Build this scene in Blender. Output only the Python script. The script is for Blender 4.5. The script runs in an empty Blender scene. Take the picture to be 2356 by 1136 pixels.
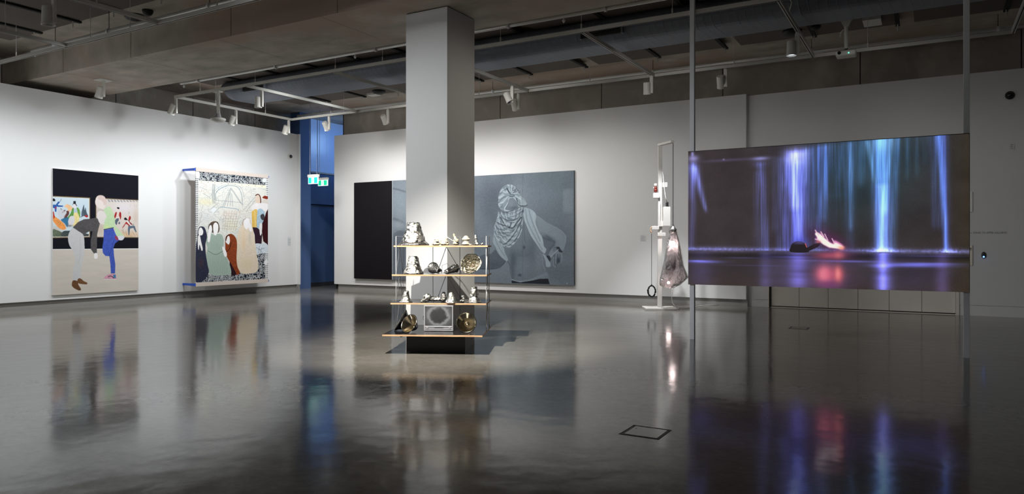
import bpy, math, random
import numpy as np
from mathutils import Vector, Matrix, noise

random.seed(7)
rng = np.random.default_rng(11)
SC = bpy.context.scene
COL = SC.collection
PI = math.pi

# ------------------------------------------------------------------ camera
HEAD = math.radians(30.05)          # camera heading, left of +Y
FPX, CX, HOR, EYE = 1650.0, 1178.0, 560.5, 1.4
cam_d = bpy.data.cameras.new('camera')
cam = bpy.data.objects.new('camera', cam_d)
COL.objects.link(cam)
cam.location = (0, 0, EYE)
cam.rotation_euler = (PI / 2, 0, HEAD)
cam_d.sensor_width = 36.0
cam_d.lens = 36.0 * FPX / 2356.0
cam_d.shift_y = -(568.0 - HOR) / 2356.0
cam_d.clip_start = 0.05
cam_d.clip_end = 100
SC.camera = cam

# ------------------------------------------------------------------ world, exposure
w = bpy.data.worlds.new('world')
SC.world = w
w.use_nodes = True
w.node_tree.nodes['Background'].inputs[0].default_value = (0.55, 0.7, 1.0, 1)
w.node_tree.nodes['Background'].inputs[1].default_value = 0.02
vs = SC.view_settings
vs.view_transform = 'Standard'
vs.look = 'None'
vs.gamma = 1
vs.exposure = 0.0
vs.use_curve_mapping = False
cy = SC.cycles
cy.use_denoising = True
cy.max_bounces = 7
cy.diffuse_bounces = 4
cy.glossy_bounces = 4
cy.transparent_max_bounces = 12
cy.sample_clamp_indirect = 4
cy.caustics_reflective = False
cy.caustics_refractive = False

RAILZ = 4.78
LW, LB, LR = 0.205, 0.235, 0.36


def spot(loc, target, power, angle, blend=1.0, radius=0.05, color=(1, 1, 1)):
    d = bpy.data.lights.new('spot_lamp', 'SPOT')
    d.energy = power
    d.spot_size = math.radians(angle)
    d.spot_blend = blend
    d.shadow_soft_size = radius
    d.color = color
    o = bpy.data.objects.new('spot_lamp', d)
    o.location = loc
    o.rotation_euler = (Vector(target) - Vector(loc)).to_track_quat('-Z', 'Y').to_euler()
    COL.objects.link(o)
    return o


def area(loc, target, power, sx, sy, color=(1, 1, 1)):
    d = bpy.data.lights.new('area_lamp', 'AREA')
    d.energy = power
    d.shape = 'RECTANGLE'
    d.size = sx
    d.size_y = sy
    d.color = color
    o = bpy.data.objects.new('area_lamp', d)
    o.location = loc
    o.rotation_euler = (Vector(target) - Vector(loc)).to_track_quat('-Z', 'Y').to_euler()
    COL.objects.link(o)
    return o


COOL = (0.93, 0.97, 1.0)
WARM = (1.0, 0.93, 0.82)
# wall washers of the left wall, set clear of the rail fixtures
for y, p in ((-3.0, 900), (-0.8, 900), (1.4, 900), (3.6, 950), (5.6, 950), (7.3, 950), (9.2, 800), (10.9, 900), (12.6, 950), (14.1, 700)):
    spot((-14.2, y, 4.6), (-16.6, y, 0.7), p * LW * 1.1, 122, 1.0, 0.06, COOL)
for y, p in ((-3.0, 900), (0.5, 900), (4.0, 900), (7.4, 700), (11.5, 900), (12.9, 800)):  # added soft row without fixtures, lifts the dark top of the wall
    spot((-11.4, y, 4.5), (-16.6, y, 2.7), p * LW * 1.3, 84, 1.0, 0.4, COOL)
# washers of the back wall
for x, p in ((-14.1, 800), (-12.6, 950), (-11.0, 950), (-9.3, 900), (-7.2, 420), (-5.6, 130), (-3.0, 95), (-0.5, 60), (2.0, 35), (4.5, 35)):
    spot((x, 13.95, 4.6), (x, 16.42, 0.7), p * LB * 1.1, 122, 1.0, 0.06, (1, 0.985, 0.965))
for x, p in ((-14.0, 800), (-10.5, 900), (-7.5, 330), (-4.5, 180), (-1.0, 95), (2.5, 35)):  # added second row, no fixtures there, evens out the wall
    spot((x, 11.6, 4.55), (x, 16.42, 2.8), p * LB, 92, 1.0, 0.4, (1, 0.985, 0.965))
# the two display spots from the track before the frame
spot((-4.55, 4.45, 4.75), (-5.7, 7.9, 0.1), 2900, 50, 0.9, 0.03, (1, 0.96, 0.88))
spot((-9.6, 3.2, 4.75), (-6.35, 8.5, 2.05), 1400, 52, 1.0, 0.45, (0.95, 0.97, 1.0))
spot((-2.6, 10.0, 4.65), (-6.07, 9.0, 2.7), 110, 60, 1.0, 0.05, WARM)  # added spot without a fixture, brightens the column's right face
# dusk light in the passage
area((-16.0, 18.2, 4.9), (-17.2, 16.8, 3.2), 26, 1.2, 0.8, (0.35, 0.6, 1.0))
# the spot over the stand
spot((-4.75, 13.6, 4.35), (-5.0, 14.7, 1.6), 620, 50, 0.9, 0.05, COOL)
# added unseen spots behind the camera, room fill bounced off the front wall
for x in (-14, -10.5, -7, -3.5, 0, 3.5):
    spot((x, -4.3, 4.7), (x, -7.0, 1.4), 1500 * LR, 110, 1.0, 0.1, (1, 0.97, 0.93))


# ------------------------------------------------------------------ pixel -> place on a known plane (photo frame 2356 x 1136)
def ray(u, v):
    s, c = math.sin(HEAD), math.cos(HEAD)
    a, b = u - CX, HOR - v
    return Vector((-s * FPX + c * a, c * FPX + s * a, b))


def P(u, v, ax, val):
    r = ray(u, v)
    o = Vector((0, 0, EYE))
    return o + r * ((val - o[ax]) / r[ax])


def at_depth(u, v, D):
    return Vector((0, 0, EYE)) + ray(u, v) * (D / FPX)


# ------------------------------------------------------------------ materials
def srgb(r, g, b):
    def f(c):
        c /= 255.0
        return c / 12.92 if c <= 0.04045 else ((c + 0.055) / 1.055) ** 2.4
    return (f(r), f(g), f(b), 1)


def new_mat(name):
    m = bpy.data.materials.new(name)
    m.use_nodes = True
    return m, m.node_tree, m.node_tree.nodes['Principled BSDF']


def mat(name, col, rough=0.5, metal=0.0, var=0.06, scale=8.0, bump=0.0, bscale=40.0, spec=0.5, emit=None, estr=0.0, coat=0.0):
    """principled with a noise variation of the colour"""
    m, nt, b = new_mat(name)
    tc = nt.nodes.new('ShaderNodeTexCoord')
    nz = nt.nodes.new('ShaderNodeTexNoise')
    nz.inputs['Scale'].default_value = scale
    nz.inputs['Detail'].default_value = 5
    nt.links.new(tc.outputs['Object'], nz.inputs['Vector'])
    mx = nt.nodes.new('ShaderNodeMix')
    mx.data_type = 'RGBA'
    mx.inputs[6].default_value = tuple(max(0, c * (1 - var)) for c in col[:3]) + (1,)
    mx.inputs[7].default_value = tuple(min(1, c * (1 + var)) for c in col[:3]) + (1,)
    nt.links.new(nz.outputs['Fac'], mx.inputs[0])
    nt.links.new(mx.outputs[2], b.inputs['Base Color'])
    b.inputs['Roughness'].default_value = rough
    b.inputs['Metallic'].default_value = metal
    b.inputs['Specular IOR Level'].default_value = spec
    b.inputs['Coat Weight'].default_value = coat
    if bump > 0:
        n2 = nt.nodes.new('ShaderNodeTexNoise')
        n2.inputs['Scale'].default_value = bscale
        n2.inputs['Detail'].default_value = 4
        nt.links.new(tc.outputs['Object'], n2.inputs['Vector'])
        bp = nt.nodes.new('ShaderNodeBump')
        bp.inputs['Strength'].default_value = bump
        bp.inputs['Distance'].default_value = 0.02
        nt.links.new(n2.outputs['Fac'], bp.inputs['Height'])
        nt.links.new(bp.outputs['Normal'], b.inputs['Normal'])
    if emit:
        b.inputs['Emission Color'].default_value = emit
        b.inputs['Emission Strength'].default_value = estr
    return m


def concrete(name, base, tint, scale=0.6):
    m, nt, b = new_mat(name)
    N, Lk = nt.nodes, nt.links
    geo = N.new('ShaderNodeNewGeometry')
    n1 = N.new('ShaderNodeTexNoise')
    n1.inputs['Scale'].default_value = scale
    n1.inputs['Detail'].default_value = 8
    n1.inputs['Roughness'].default_value = 0.62
    Lk.new(geo.outputs['Position'], n1.inputs['Vector'])
    mp = N.new('ShaderNodeMapping')
    mp.inputs['Scale'].default_value = (0.8, 1.3, 0.7)
    Lk.new(geo.outputs['Position'], mp.inputs['Vector'])
    n2 = N.new('ShaderNodeTexNoise')
    n2.inputs['Scale'].default_value = 2.2
    n2.inputs['Detail'].default_value = 9
    Lk.new(mp.outputs['Vector'], n2.inputs['Vector'])
    cr = N.new('ShaderNodeValToRGB')
    cr.color_ramp.elements[0].position = 0.32
    cr.color_ramp.elements[0].color = tuple(c * 0.6 for c in base[:3]) + (1,)
    cr.color_ramp.elements[1].position = 0.7
    cr.color_ramp.elements[1].color = base
    Lk.new(n2.outputs['Fac'], cr.inputs['Fac'])
    r2 = N.new('ShaderNodeValToRGB')
    r2.color_ramp.elements[0].position = 0.46
    r2.color_ramp.elements[0].color = (0, 0, 0, 1)
    r2.color_ramp.elements[1].position = 0.6
    r2.color_ramp.elements[1].color = (1, 1, 1, 1)
    Lk.new(n1.outputs['Fac'], r2.inputs['Fac'])
    mx = N.new('ShaderNodeMix')
    mx.data_type = 'RGBA'
    mx.inputs[7].default_value = tint
    Lk.new(r2.outputs['Color'], mx.inputs[0])
    Lk.new(cr.outputs['Color'], mx.inputs[6])
    Lk.new(mx.outputs[2], b.inputs['Base Color'])
    b.inputs['Roughness'].default_value = 0.75
    b.inputs['Specular IOR Level'].default_value = 0.25
    bp = N.new('ShaderNodeBump')
    bp.inputs['Strength'].default_value = 0.25
    bp.inputs['Distance'].default_value = 0.01
    Lk.new(n2.outputs['Fac'], bp.inputs['Height'])
    Lk.new(bp.outputs['Normal'], b.inputs['Normal'])
    return m


def attr_mat(name, rough=0.6, estr=0.0, spec=0.3, bump=0.0):
    """the flat artwork: colour from the painted colour attribute plus canvas weave"""
    m, nt, b = new_mat(name)
    N, Lk = nt.nodes, nt.links
    at = N.new('ShaderNodeAttribute')
    at.attribute_name = 'paint'
    if estr > 0:
        b.inputs['Base Color'].default_value = (0.03, 0.03, 0.03, 1)
        Lk.new(at.outputs['Color'], b.inputs['Emission Color'])
        b.inputs['Emission Strength'].default_value = estr
    else:
        Lk.new(at.outputs['Color'], b.inputs['Base Color'])
    b.inputs['Roughness'].default_value = rough
    b.inputs['Specular IOR Level'].default_value = spec
    tc = N.new('ShaderNodeTexCoord')
    nz = N.new('ShaderNodeTexNoise')
    nz.inputs['Scale'].default_value = 180
    Lk.new(tc.outputs['Object'], nz.inputs['Vector'])
    bp = N.new('ShaderNodeBump')
    bp.inputs['Strength'].default_value = 0.15
    bp.inputs['Distance'].default_value = 0.003
    Lk.new(nz.outputs['Fac'], bp.inputs['Height'])
    Lk.new(bp.outputs['Normal'], b.inputs['Normal'])
    return m


M = {}
M['wall'] = mat('white_plaster', (0.78, 0.775, 0.765, 1), 0.85, var=0.012, scale=1.5, spec=0.2)
M['skirt'] = mat('grey_skirting', srgb(150, 148, 144), 0.5, var=0.03, spec=0.4)
M['panel_grey'] = mat('grey_wall_paint', srgb(150, 152, 155), 0.8, var=0.015, scale=1.5, spec=0.2)
M['column'] = mat('column_paint', srgb(205, 205, 204), 0.8, var=0.012, spec=0.2)
M['conc'] = concrete('slab_concrete', srgb(204, 195, 182), srgb(178, 160, 144), 0.45)
M['conc_dark'] = concrete('wall_concrete', srgb(176, 168, 158), srgb(150, 142, 133), 0.8)
M['acoustic'] = mat('acoustic_felt', srgb(112, 105, 99), 0.95, var=0.05, scale=30, spec=0.1)
M['formline'] = mat('form_line', srgb(120, 112, 102), 0.9, var=0.1)
M['joint'] = mat('dark_joint', (0.012, 0.011, 0.010, 1), 0.9, var=0.1)
M['duct'] = mat('galvanised_duct', srgb(122, 127, 138), 0.55, metal=0.25, var=0.08, scale=5, bump=0.1)
M['track'] = mat('track_white', srgb(205, 203, 195), 0.5, var=0.03)
M['fixture'] = mat('fixture_white', srgb(215, 212, 204), 0.45, var=0.03)
M['pipe'] = mat('steel_pipe', srgb(215, 213, 208), 0.32, metal=0.35, var=0.1, scale=14)
M['black'] = mat('black_matte', (0.012, 0.012, 0.013, 1), 0.6, var=0.2)
M['blackgloss'] = mat('black_gloss', (0.008, 0.008, 0.009, 1), 0.12, var=0.2, spec=0.6)
M['laminate'] = mat('black_laminate', (0.014, 0.014, 0.016, 1), 0.16, var=0.15, spec=0.5)
M['plinth'] = mat('dark_plinth', (0.012, 0.010, 0.009, 1), 0.5, var=0.2)
M['rod'] = mat('steel_rod', srgb(226, 226, 226), 0.35, metal=0.1, var=0.05)
M['bluelit_wall'] = mat('alcove_grey_lit_blue', srgb(74, 98, 138), 0.8, var=0.02, spec=0.2)  # grey paint with the blue light put into its colour
M['bluelit_pier'] = mat('alcove_pier_lit_blue', srgb(92, 118, 164), 0.8, var=0.02, spec=0.1)  # same grey paint, toned separately for the light on the pier
M['white_wood'] = mat('white_painted_wood', srgb(228, 224, 218), 0.5, var=0.03, scale=12)
M['plaster'] = mat('white_ceramic', srgb(206, 200, 180), 0.35, var=0.15, scale=30, bump=0.4, bscale=60)
M['speaker'] = M['black']
M['bluetape'] = mat('blue_bracket', srgb(26, 84, 200), 0.4, var=0.15, scale=20)
M['case'] = mat('monitor_grey', srgb(150, 150, 153), 0.5, var=0.03)
M['case_dark'] = mat('monitor_dark', srgb(60, 60, 62), 0.5, var=0.05)
M['white'] = mat('plain_white', srgb(235, 235, 232), 0.6, var=0.02)
M['brown'] = mat('tan_wood', srgb(196, 150, 110), 0.6, var=0.12, scale=20)
M['rope'] = mat('black_rope', (0.01, 0.01, 0.01, 1), 0.7, var=0.2)


def ply_edge():
    m, nt, b = new_mat('plywood_edge')
    N, Lk = nt.nodes, nt.links
    tc = N.new('ShaderNodeTexCoord')
    mp = N.new('ShaderNodeMapping')
    mp.inputs['Scale'].default_value = (3, 3, 220)
    Lk.new(tc.outputs['Object'], mp.inputs['Vector'])
    nz = N.new('ShaderNodeTexNoise')
    nz.inputs['Scale'].default_value = 2.0
    Lk.new(mp.outputs['Vector'], nz.inputs['Vector'])
    cr = N.new('ShaderNodeValToRGB')
    cr.color_ramp.elements[0].position = 0.3
    cr.color_ramp.elements[0].color = srgb(150, 108, 72)
    cr.color_ramp.elements[1].position = 0.6
    cr.color_ramp.elements[1].color = srgb(222, 184, 142)
    Lk.new(nz.outputs['Fac'], cr.inputs['Fac'])
    Lk.new(cr.outputs['Color'], b.inputs['Base Color'])
    b.inputs['Roughness'].default_value = 0.6
    return m


M['ply'] = ply_edge()


def cast_metal(name, col, rough=0.16, bscale=22.0, strength=0.9, dark=0.25):
    m, nt, b = new_mat(name)
    N, Lk = nt.nodes, nt.links
    tc = N.new('ShaderNodeTexCoord')
    nz = N.new('ShaderNodeTexNoise')
    nz.inputs['Scale'].default_value = bscale
    nz.inputs['Detail'].default_value = 4
    nz.inputs['Distortion'].default_value = 0.6
    Lk.new(tc.outputs['Object'], nz.inputs['Vector'])
    cr = N.new('ShaderNodeValToRGB')
    cr.color_ramp.elements[0].position = 0.36
    cr.color_ramp.elements[0].color = tuple(c * dark for c in col[:3]) + (1,)
    cr.color_ramp.elements[1].position = 0.5
    cr.color_ramp.elements[1].color = col
    Lk.new(nz.outputs['Fac'], cr.inputs['Fac'])
    Lk.new(cr.outputs['Color'], b.inputs['Base Color'])
    b.inputs['Metallic'].default_value = 1.0
    b.inputs['Roughness'].default_value = rough
    bp = N.new('ShaderNodeBump')
    bp.inputs['Strength'].default_value = strength
    bp.inputs['Distance'].default_value = 0.02
    Lk.new(nz.outputs['Fac'], bp.inputs['Height'])
    Lk.new(bp.outputs['Normal'], b.inputs['Normal'])
    return m


M['silver'] = cast_metal('cast_silver', srgb(250, 246, 240), 0.2, 24, 0.9, 0.2)
M['silver_fine'] = cast_metal('cast_silver_fine', srgb(246, 240, 230), 0.2, 36, 0.9, 0.2)
M['gunmetal'] = cast_metal('dark_cast', srgb(175, 173, 170), 0.28, 44, 0.8, 0.2)
M['brass'] = cast_metal('polished_gold', srgb(226, 212, 184), 0.12, 6, 0.25, 0.55)
M['brass_crinkled'] = cast_metal('crinkled_gold', srgb(226, 218, 196), 0.25, 30, 1.0, 0.15)
M['spotted'] = None


def spotted():
    m, nt, b = new_mat('white_black_glaze')
    N, Lk = nt.nodes, nt.links
    tc = N.new('ShaderNodeTexCoord')
    vz = N.new('ShaderNodeTexNoise')
    vz.inputs['Scale'].default_value = 34
    vz.inputs['Detail'].default_value = 3
    Lk.new(tc.outputs['Object'], vz.inputs['Vector'])
    cr = N.new('ShaderNodeValToRGB')
    e = cr.color_ramp.elements
    e[0].position = 0.42
    e[0].color = (0.01, 0.01, 0.01, 1)
    e[1].position = 0.45
    e[1].color = srgb(214, 208, 186)
    n = e.new(0.68)
    n.color = srgb(190, 178, 140)
    Lk.new(vz.outputs['Fac'], cr.inputs['Fac'])
    Lk.new(cr.outputs['Color'], b.inputs['Base Color'])
    b.inputs['Roughness'].default_value = 0.25
    return m


M['spotted'] = spotted()


def floor_mat():
    m, nt, b = new_mat('polished_concrete')
    N, Lk = nt.nodes, nt.links
    geo = N.new('ShaderNodeNewGeometry')
    n1 = N.new('ShaderNodeTexNoise')
    n1.inputs['Scale'].default_value = 0.55
    n1.inputs['Detail'].default_value = 10
    n1.inputs['Roughness'].default_value = 0.6
    Lk.new(geo.outputs['Position'], n1.inputs['Vector'])
    n2 = N.new('ShaderNodeTexNoise')
    n2.inputs['Scale'].default_value = 14
    n2.inputs['Detail'].default_value = 8
    n2.inputs['Roughness'].default_value = 0.7
    Lk.new(geo.outputs['Position'], n2.inputs['Vector'])
    mx0 = N.new('ShaderNodeMix')
    mx0.inputs[0].default_value = 0.35
    Lk.new(n1.outputs['Fac'], mx0.inputs[2])
    Lk.new(n2.outputs['Fac'], mx0.inputs[3])
    cr = N.new('ShaderNodeValToRGB')
    cr.color_ramp.elements[0].position = 0.3
    cr.color_ramp.elements[0].color = FLOOR_A
    cr.color_ramp.elements[1].position = 0.7
    cr.color_ramp.elements[1].color = FLOOR_B
    Lk.new(mx0.outputs[0], cr.inputs['Fac'])
    Lk.new(cr.outputs['Color'], b.inputs['Base Color'])
    # trowel waves: long soft undulations bend the reflections
    w1 = N.new('ShaderNodeTexNoise')
    w1.inputs['Scale'].default_value = 4.5
    w1.inputs['Detail'].default_value = 2.0
    w1.inputs['Roughness'].default_value = 0.35
    Lk.new(geo.outputs['Position'], w1.inputs['Vector'])
    bp = N.new('ShaderNodeBump')
    bp.inputs['Strength'].default_value = 1.0
    bp.inputs['Distance'].default_value = WAVE
    Lk.new(w1.outputs['Fac'], bp.inputs['Height'])
    Lk.new(bp.outputs['Normal'], b.inputs['Normal'])
    rr = N.new('ShaderNodeMapRange')
    rr.inputs['From Min'].default_value = 0.3
    rr.inputs['From Max'].default_value = 0.7
    rr.inputs['To Min'].default_value = ROUGH0
    rr.inputs['To Max'].default_value = ROUGH1
    Lk.new(n1.outputs['Fac'], rr.inputs['Value'])
    Lk.new(rr.outputs['Result'], b.inputs['Roughness'])
    b.inputs['Specular IOR Level'].default_value = 0.32
    return m


FLOOR_A, FLOOR_B = srgb(84, 81, 75), srgb(146, 141, 132)
WAVE = 0.0019
ROUGH0, ROUGH1 = 0.09, 0.15
M['floor'] = floor_mat()


# ------------------------------------------------------------------ mesh helpers
class MB:
    def __init__(self):
        self.v, self.f, self.m = [], [], []

    def quadbox(self, c, mi=0):
        """c: 8 corners, bottom ring then top ring"""
        n = len(self.v)
        self.v += [tuple(p) for p in c]
        for q in ((3, 2, 1, 0), (4, 5, 6, 7), (0, 1, 5, 4), (1, 2, 6, 5), (2, 3, 7, 6), (3, 0, 4, 7)):
            self.f.append(tuple(n + i for i in q))
            self.m.append(mi)
        return self

    def box(self, a, b, mi=0, T=None):
        x0, x1 = sorted((a[0], b[0]))
        y0, y1 = sorted((a[1], b[1]))
        z0, z1 = sorted((a[2], b[2]))
        c = [Vector(p) for p in ((x0, y0, z0), (x1, y0, z0), (x1, y1, z0), (x0, y1, z0),
                                 (x0, y0, z1), (x1, y0, z1), (x1, y1, z1), (x0, y1, z1))]
        if T is not None:
            c = [T @ p for p in c]
        return self.quadbox(c, mi)

    def tube(self, pts, r, n=8, mi=0, cap=True, closed=False):
        pts = [Vector(p) for p in pts]
        rs = r if isinstance(r, (list, tuple)) else [r] * len(pts)
        base = len(self.v)
        k = len(pts)
        for i, p in enumerate(pts):
            a = pts[(i - 1) % k] if (i > 0 or closed) else pts[i]
            b = pts[(i + 1) % k] if (i < k - 1 or closed) else pts[i]
            t = (b - a).normalized()
            up = Vector((0, 0, 1)) if abs(t.z) < 0.95 else Vector((1, 0, 0))
            s = t.cross(up).normalized()
            q = s.cross(t).normalized()
            for j in range(n):
                an = 2 * PI * j / n
                self.v.append(tuple(p + (s * math.cos(an) + q * math.sin(an)) * rs[i]))
        seg = k if closed else k - 1
        for i in range(seg):
            i2 = (i + 1) % k
            for j in range(n):
                j2 = (j + 1) % n
                self.f.append((base + i * n + j, base + i * n + j2, base + i2 * n + j2, base + i2 * n + j))
                self.m.append(mi)
        if cap and not closed:
            self.f.append(tuple(base + j for j in reversed(range(n))))
            self.f.append(tuple(base + (k - 1) * n + j for j in range(n)))
            self.m += [mi, mi]
        return self

    def lathe(self, prof, n=32, T=None, mi=0):
        """prof: list of (r, z); a zero radius makes a pole"""
        base = len(self.v)
        rings = []
        for r, z in prof:
            if r <= 1e-6:
                rings.append([len(self.v)])
                self.v.append((0, 0, z))
            else:
                rings.append(list(range(len(self.v), len(self.v) + n)))
                for j in range(n):
                    a = 2 * PI * j / n
                    self.v.append((r * math.cos(a), r * math.sin(a), z))
        for A, B in zip(rings, rings[1:]):
            for j in range(n):
                j2 = (j + 1) % n
                if len(A) == 1 and len(B) == 1:
                    continue
                if len(A) == 1:
                    self.f.append((A[0], B[j2], B[j]))
                elif len(B) == 1:
                    self.f.append((A[j], A[j2], B[0]))
                else:
                    self.f.append((A[j], A[j2], B[j2], B[j]))
                self.m.append(mi)
        if T is not None:
            for i in range(base, len(self.v)):
                self.v[i] = tuple(T @ Vector(self.v[i]))
        return self

    def build(self, name, mats, parent=None, smooth=False, loc=None):
        me = bpy.data.meshes.new(name)
        v = self.v
        if loc is not None:
            l = Vector(loc)
            v = [tuple(Vector(p) - l) for p in v]
        me.from_pydata(v, [], self.f)
        if not isinstance(mats, (list, tuple)):
            mats = [mats]
        for m in mats:
            me.materials.append(m)
        if len(mats) > 1:
            me.polygons.foreach_set('material_index', self.m)
        if smooth:
            me.polygons.foreach_set('use_smooth', [True] * len(me.polygons))
        me.update()
        o = bpy.data.objects.new(name, me)
        if loc is not None:
            o.location = loc
        COL.objects.link(o)
        if parent is not None:
            o.parent = parent
            if parent.type == 'EMPTY' or parent.location.length > 0:
                # vertices are given in world space: undo the parent's placing
                o.matrix_parent_inverse = world_of(parent).inverted()
        return o


def world_of(o):
    m = Matrix.LocRotScale(o.location, o.rotation_euler, o.scale)
    if o.parent:
        return world_of(o.parent) @ o.matrix_parent_inverse @ m
    return m


def tag(o, label, cat, group=None):
    o['label'] = label
    o['category'] = cat
    if group:
        o['group'] = group
    return o


def struct(o):
    o['kind'] = 'structure'
    return o


def thing(name, loc, label, cat, group=None, rz=0.0):
    o = bpy.data.objects.new(name, None)
    o.empty_display_size = 0.1
    o.location = loc
    o.rotation_euler = (0, 0, rz)
    COL.objects.link(o)
    return tag(o, label, cat, group)


def bev(o, w=0.004, seg=2):
    m = o.modifiers.new('bevel', 'BEVEL')
    m.width = w
    m.segments = seg
    m.limit_method = 'ANGLE'
    return o

# ================================================================== SETTING
XW = -16.6            # left white wall
YW = 16.42            # back white wall
SL = 5.5              # slab underside
XR, YF = 9.0, -7.0    # right and front sides, out of view

struct(MB().box((-18.5, YF - 0.2, -0.2), (XR + 0.2, 20.0, 0)).build('floor', M['floor']))
ceil = struct(MB().box((-18.5, YF - 0.2, SL), (XR + 0.2, 20.0, SL + 0.2)).build('ceiling', M['conc']))
# white display wall on the left, with its recessed skirting
wl = struct(MB().box((XW - 0.14, YF, 0.165), (XW, 15.62, 4.73)).build('wall_left', M['wall']))
struct(MB().box((XW - 0.13, YF, 0), (XW - 0.05, 15.62, 0.165)).build('baseboard_left', M['skirt']))
struct(MB().box((XW - 0.14, 15.621, 0.165), (XW + 0.1, 15.67, 4.73)).build('wall_return', M['wall']))
struct(MB().box((XW - 0.13, 15.621, 0), (XW + 0.085, 15.66, 0.164)).build('baseboard_return', M['skirt']))
# white display wall at the back up to the step, its skirting set back
XB0, XSTEP = -15.84, P(1716.6, 450, 1, YW).x
wb = struct(MB().box((XB0, YW, 0.16), (XSTEP, YW + 0.12, 4.73)).build('wall_back', M['wall']))
struct(MB().box((XB0 + 0.12, YW + 0.05, 0), (XSTEP + 0.02, YW + 0.12, 0.16)).build('baseboard_back', M['skirt']))
MB().box((XB0 + 0.02, YW + 0.06, 0), (XB0 + 0.12, YW + 0.12, 0.16)).build('shadow_gap', M['joint'], wb)
# the plain wall of the lift lobby, slightly behind
YL = 16.58
x_a, x_b, x_c = XSTEP, P(1735.8, 600, 1, YL).x, P(1767.4, 600, 1, YL).x
x_d = P(2207, 600, 1, YL).x
wr = struct(MB().box((x_a - 0.02, YL + 0.02, 0), (x_b, YL + 0.12, 4.72)).build('wall_step', M['wall']))
struct(MB().box((x_b, YL, 0.16), (x_c, YL + 0.12, 4.72)).build('wall_pier', M['wall']))
struct(MB().box((x_b, YL + 0.004, 0), (x_c, YL + 0.12, 0.155)).build('baseboard_pier', M['wall']))
struct(MB().box((x_c, YL, 2.45), (x_d, YL + 0.12, 4.72)).build('wall_over_lifts', M['wall']))
wrr = struct(MB().box((x_d, YL, 0.205), (XR, YL + 0.12, 4.72)).build('wall_right_of_lifts', M['wall']))
struct(MB().box((x_d, YL + 0.004, 0), (XR, YL + 0.12, 0.2)).build('baseboard_right', M['wall']))
struct(MB().box((XR, YF, 0), (XR + 0.2, 20, SL)).build('wall_right', M['panel_grey']))
struct(MB().box((-18.5, YF - 0.2, 0), (XR, YF, SL)).build('wall_front', M['panel_grey']))

# stainless lift doors, six leaves in a steel frame
dm = mat('brushed_steel', srgb(244, 236, 226), 0.36, metal=0.3, var=0.05, scale=2, bump=0.25, bscale=3)
door = struct(MB().box((x_c, YL + 0.02, 2.38), (x_d, YL + 0.1, 2.45)).build('door_1', dm))
us = [1774.5, 1838.7, 1905.3, 1973.9, 2045.5, 2120.8, 2198.5]
xs = [P(u, 600, 1, YL + 0.05).x for u in us]
MB().box((x_c, YL - 0.03, 0), (xs[0] - 0.035, YL + 0.1, 2.38)).build('door_jamb', dm, door)
MB().box((xs[0] - 0.035, YL + 0.02, 0), (xs[0], YL + 0.1, 2.38)).build('door_stop', M['case_dark'], door)
MB().box((xs[-1], YL - 0.015, 0), (x_d, YL + 0.1, 2.38)).build('door_jamb', dm, door)
for i in range(6):
    o = MB().box((xs[i] + 0.004, YL + 0.05, 0.03), (xs[i + 1] - 0.004, YL + 0.08, 2.37)).build('door_panel', dm, door)
MB().box((xs[0], YL + 0.09, 0), (xs[-1], YL + 0.12, 2.38)).build('door_backing', M['joint'], door)
MB().box((xs[0], YL + 0.0, 0.0), (xs[-1], YL + 0.05, 0.012)).build('threshold', dm, door)

# precast concrete walls above the white walls, with open joints
ul = struct(MB().box((-17.95, YF, 0), (-17.72, 16.9, SL)).build('wall_left_upper', M['joint']))
ys = [YF, -4.6, -1.9, 0.8, 3.5, 6.2, 8.05, 10.62, 12.81, 14.93, 16.62]
for a, b in zip(ys, ys[1:]):
    MB().box((-17.73, a + 0.01, 3.6), (-17.65, b - 0.01, SL - 0.002)).build('concrete_panel', M['conc_dark'], ul)
ub = struct(MB().box((-15.8, 16.76, 0), (XR, 16.9, SL)).build('wall_back_upper', M['joint']))
xs2 = [-15.72, -13.1, P(1151, 220, 1, 16.7).x, P(1384, 190, 1, 16.7).x, P(1663, 170, 1, 16.7).x,
       P(1979, 130, 1, 16.7).x, P(2350, 100, 1, 16.7).x, 4.2, 6.8, XR]
for a, b in zip(xs2, xs2[1:]):
    MB().box((a + 0.01, 16.7, 3.9), (b - 0.01, 16.77, SL - 0.002)).build('concrete_panel', M['conc_dark'], ub)

# the passage in the corner
pw = struct(MB().box((-17.28, 16.0, 0), (-16.88, 16.46, SL - 0.01)).build('wall_passage', M['bluelit_pier']))
XD = -17.3
zl = P(740, 470.3, 0, XD).z
zt = P(740, 400, 0, XD).z
struct(MB().box((XD - 0.2, 16.46, zl), (XD, 18.6, zt)).build('wall_passage_lintel', M['bluelit_wall']))
struct(MB().box((XD - 0.2, 18.6, 0), (XD + 0.02, 19.2, SL - 0.01)).build('wall_passage_end', M['bluelit_wall']))
struct(MB().box((XD - 0.2, 19.2, 0), (-15.0, 19.4, SL - 0.01)).build('wall_passage_far', M['bluelit_wall']))
d2 = struct(MB().box((XD - 0.12, 16.46, 0.13), (XD - 0.06, 18.6, zl)).build('door_2', M['bluelit_wall']))
MB().box((XD - 0.12, 16.46, 0.0), (XD - 0.05, 18.6, 0.12)).build('kick_plate', M['case_dark'], d2)
win = mat('dusk_glass', srgb(70, 105, 160), 0.3, emit=srgb(104, 134, 178), estr=0.62, var=0.03)
w1 = struct(MB().box((XD - 0.16, 16.47, zt + 0.05), (XD - 0.10, 17.25, SL - 0.02)).build('window_1', win))
MB().box((XD - 0.16, 17.262, zt + 0.05), (XD - 0.10, 18.6, SL - 0.02)).build('pane', win, w1)
MB().box((XD - 0.16, 16.46, zt), (XD + 0.02, 18.6, zt + 0.05)).build('window_sill', M['case'], w1)
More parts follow.
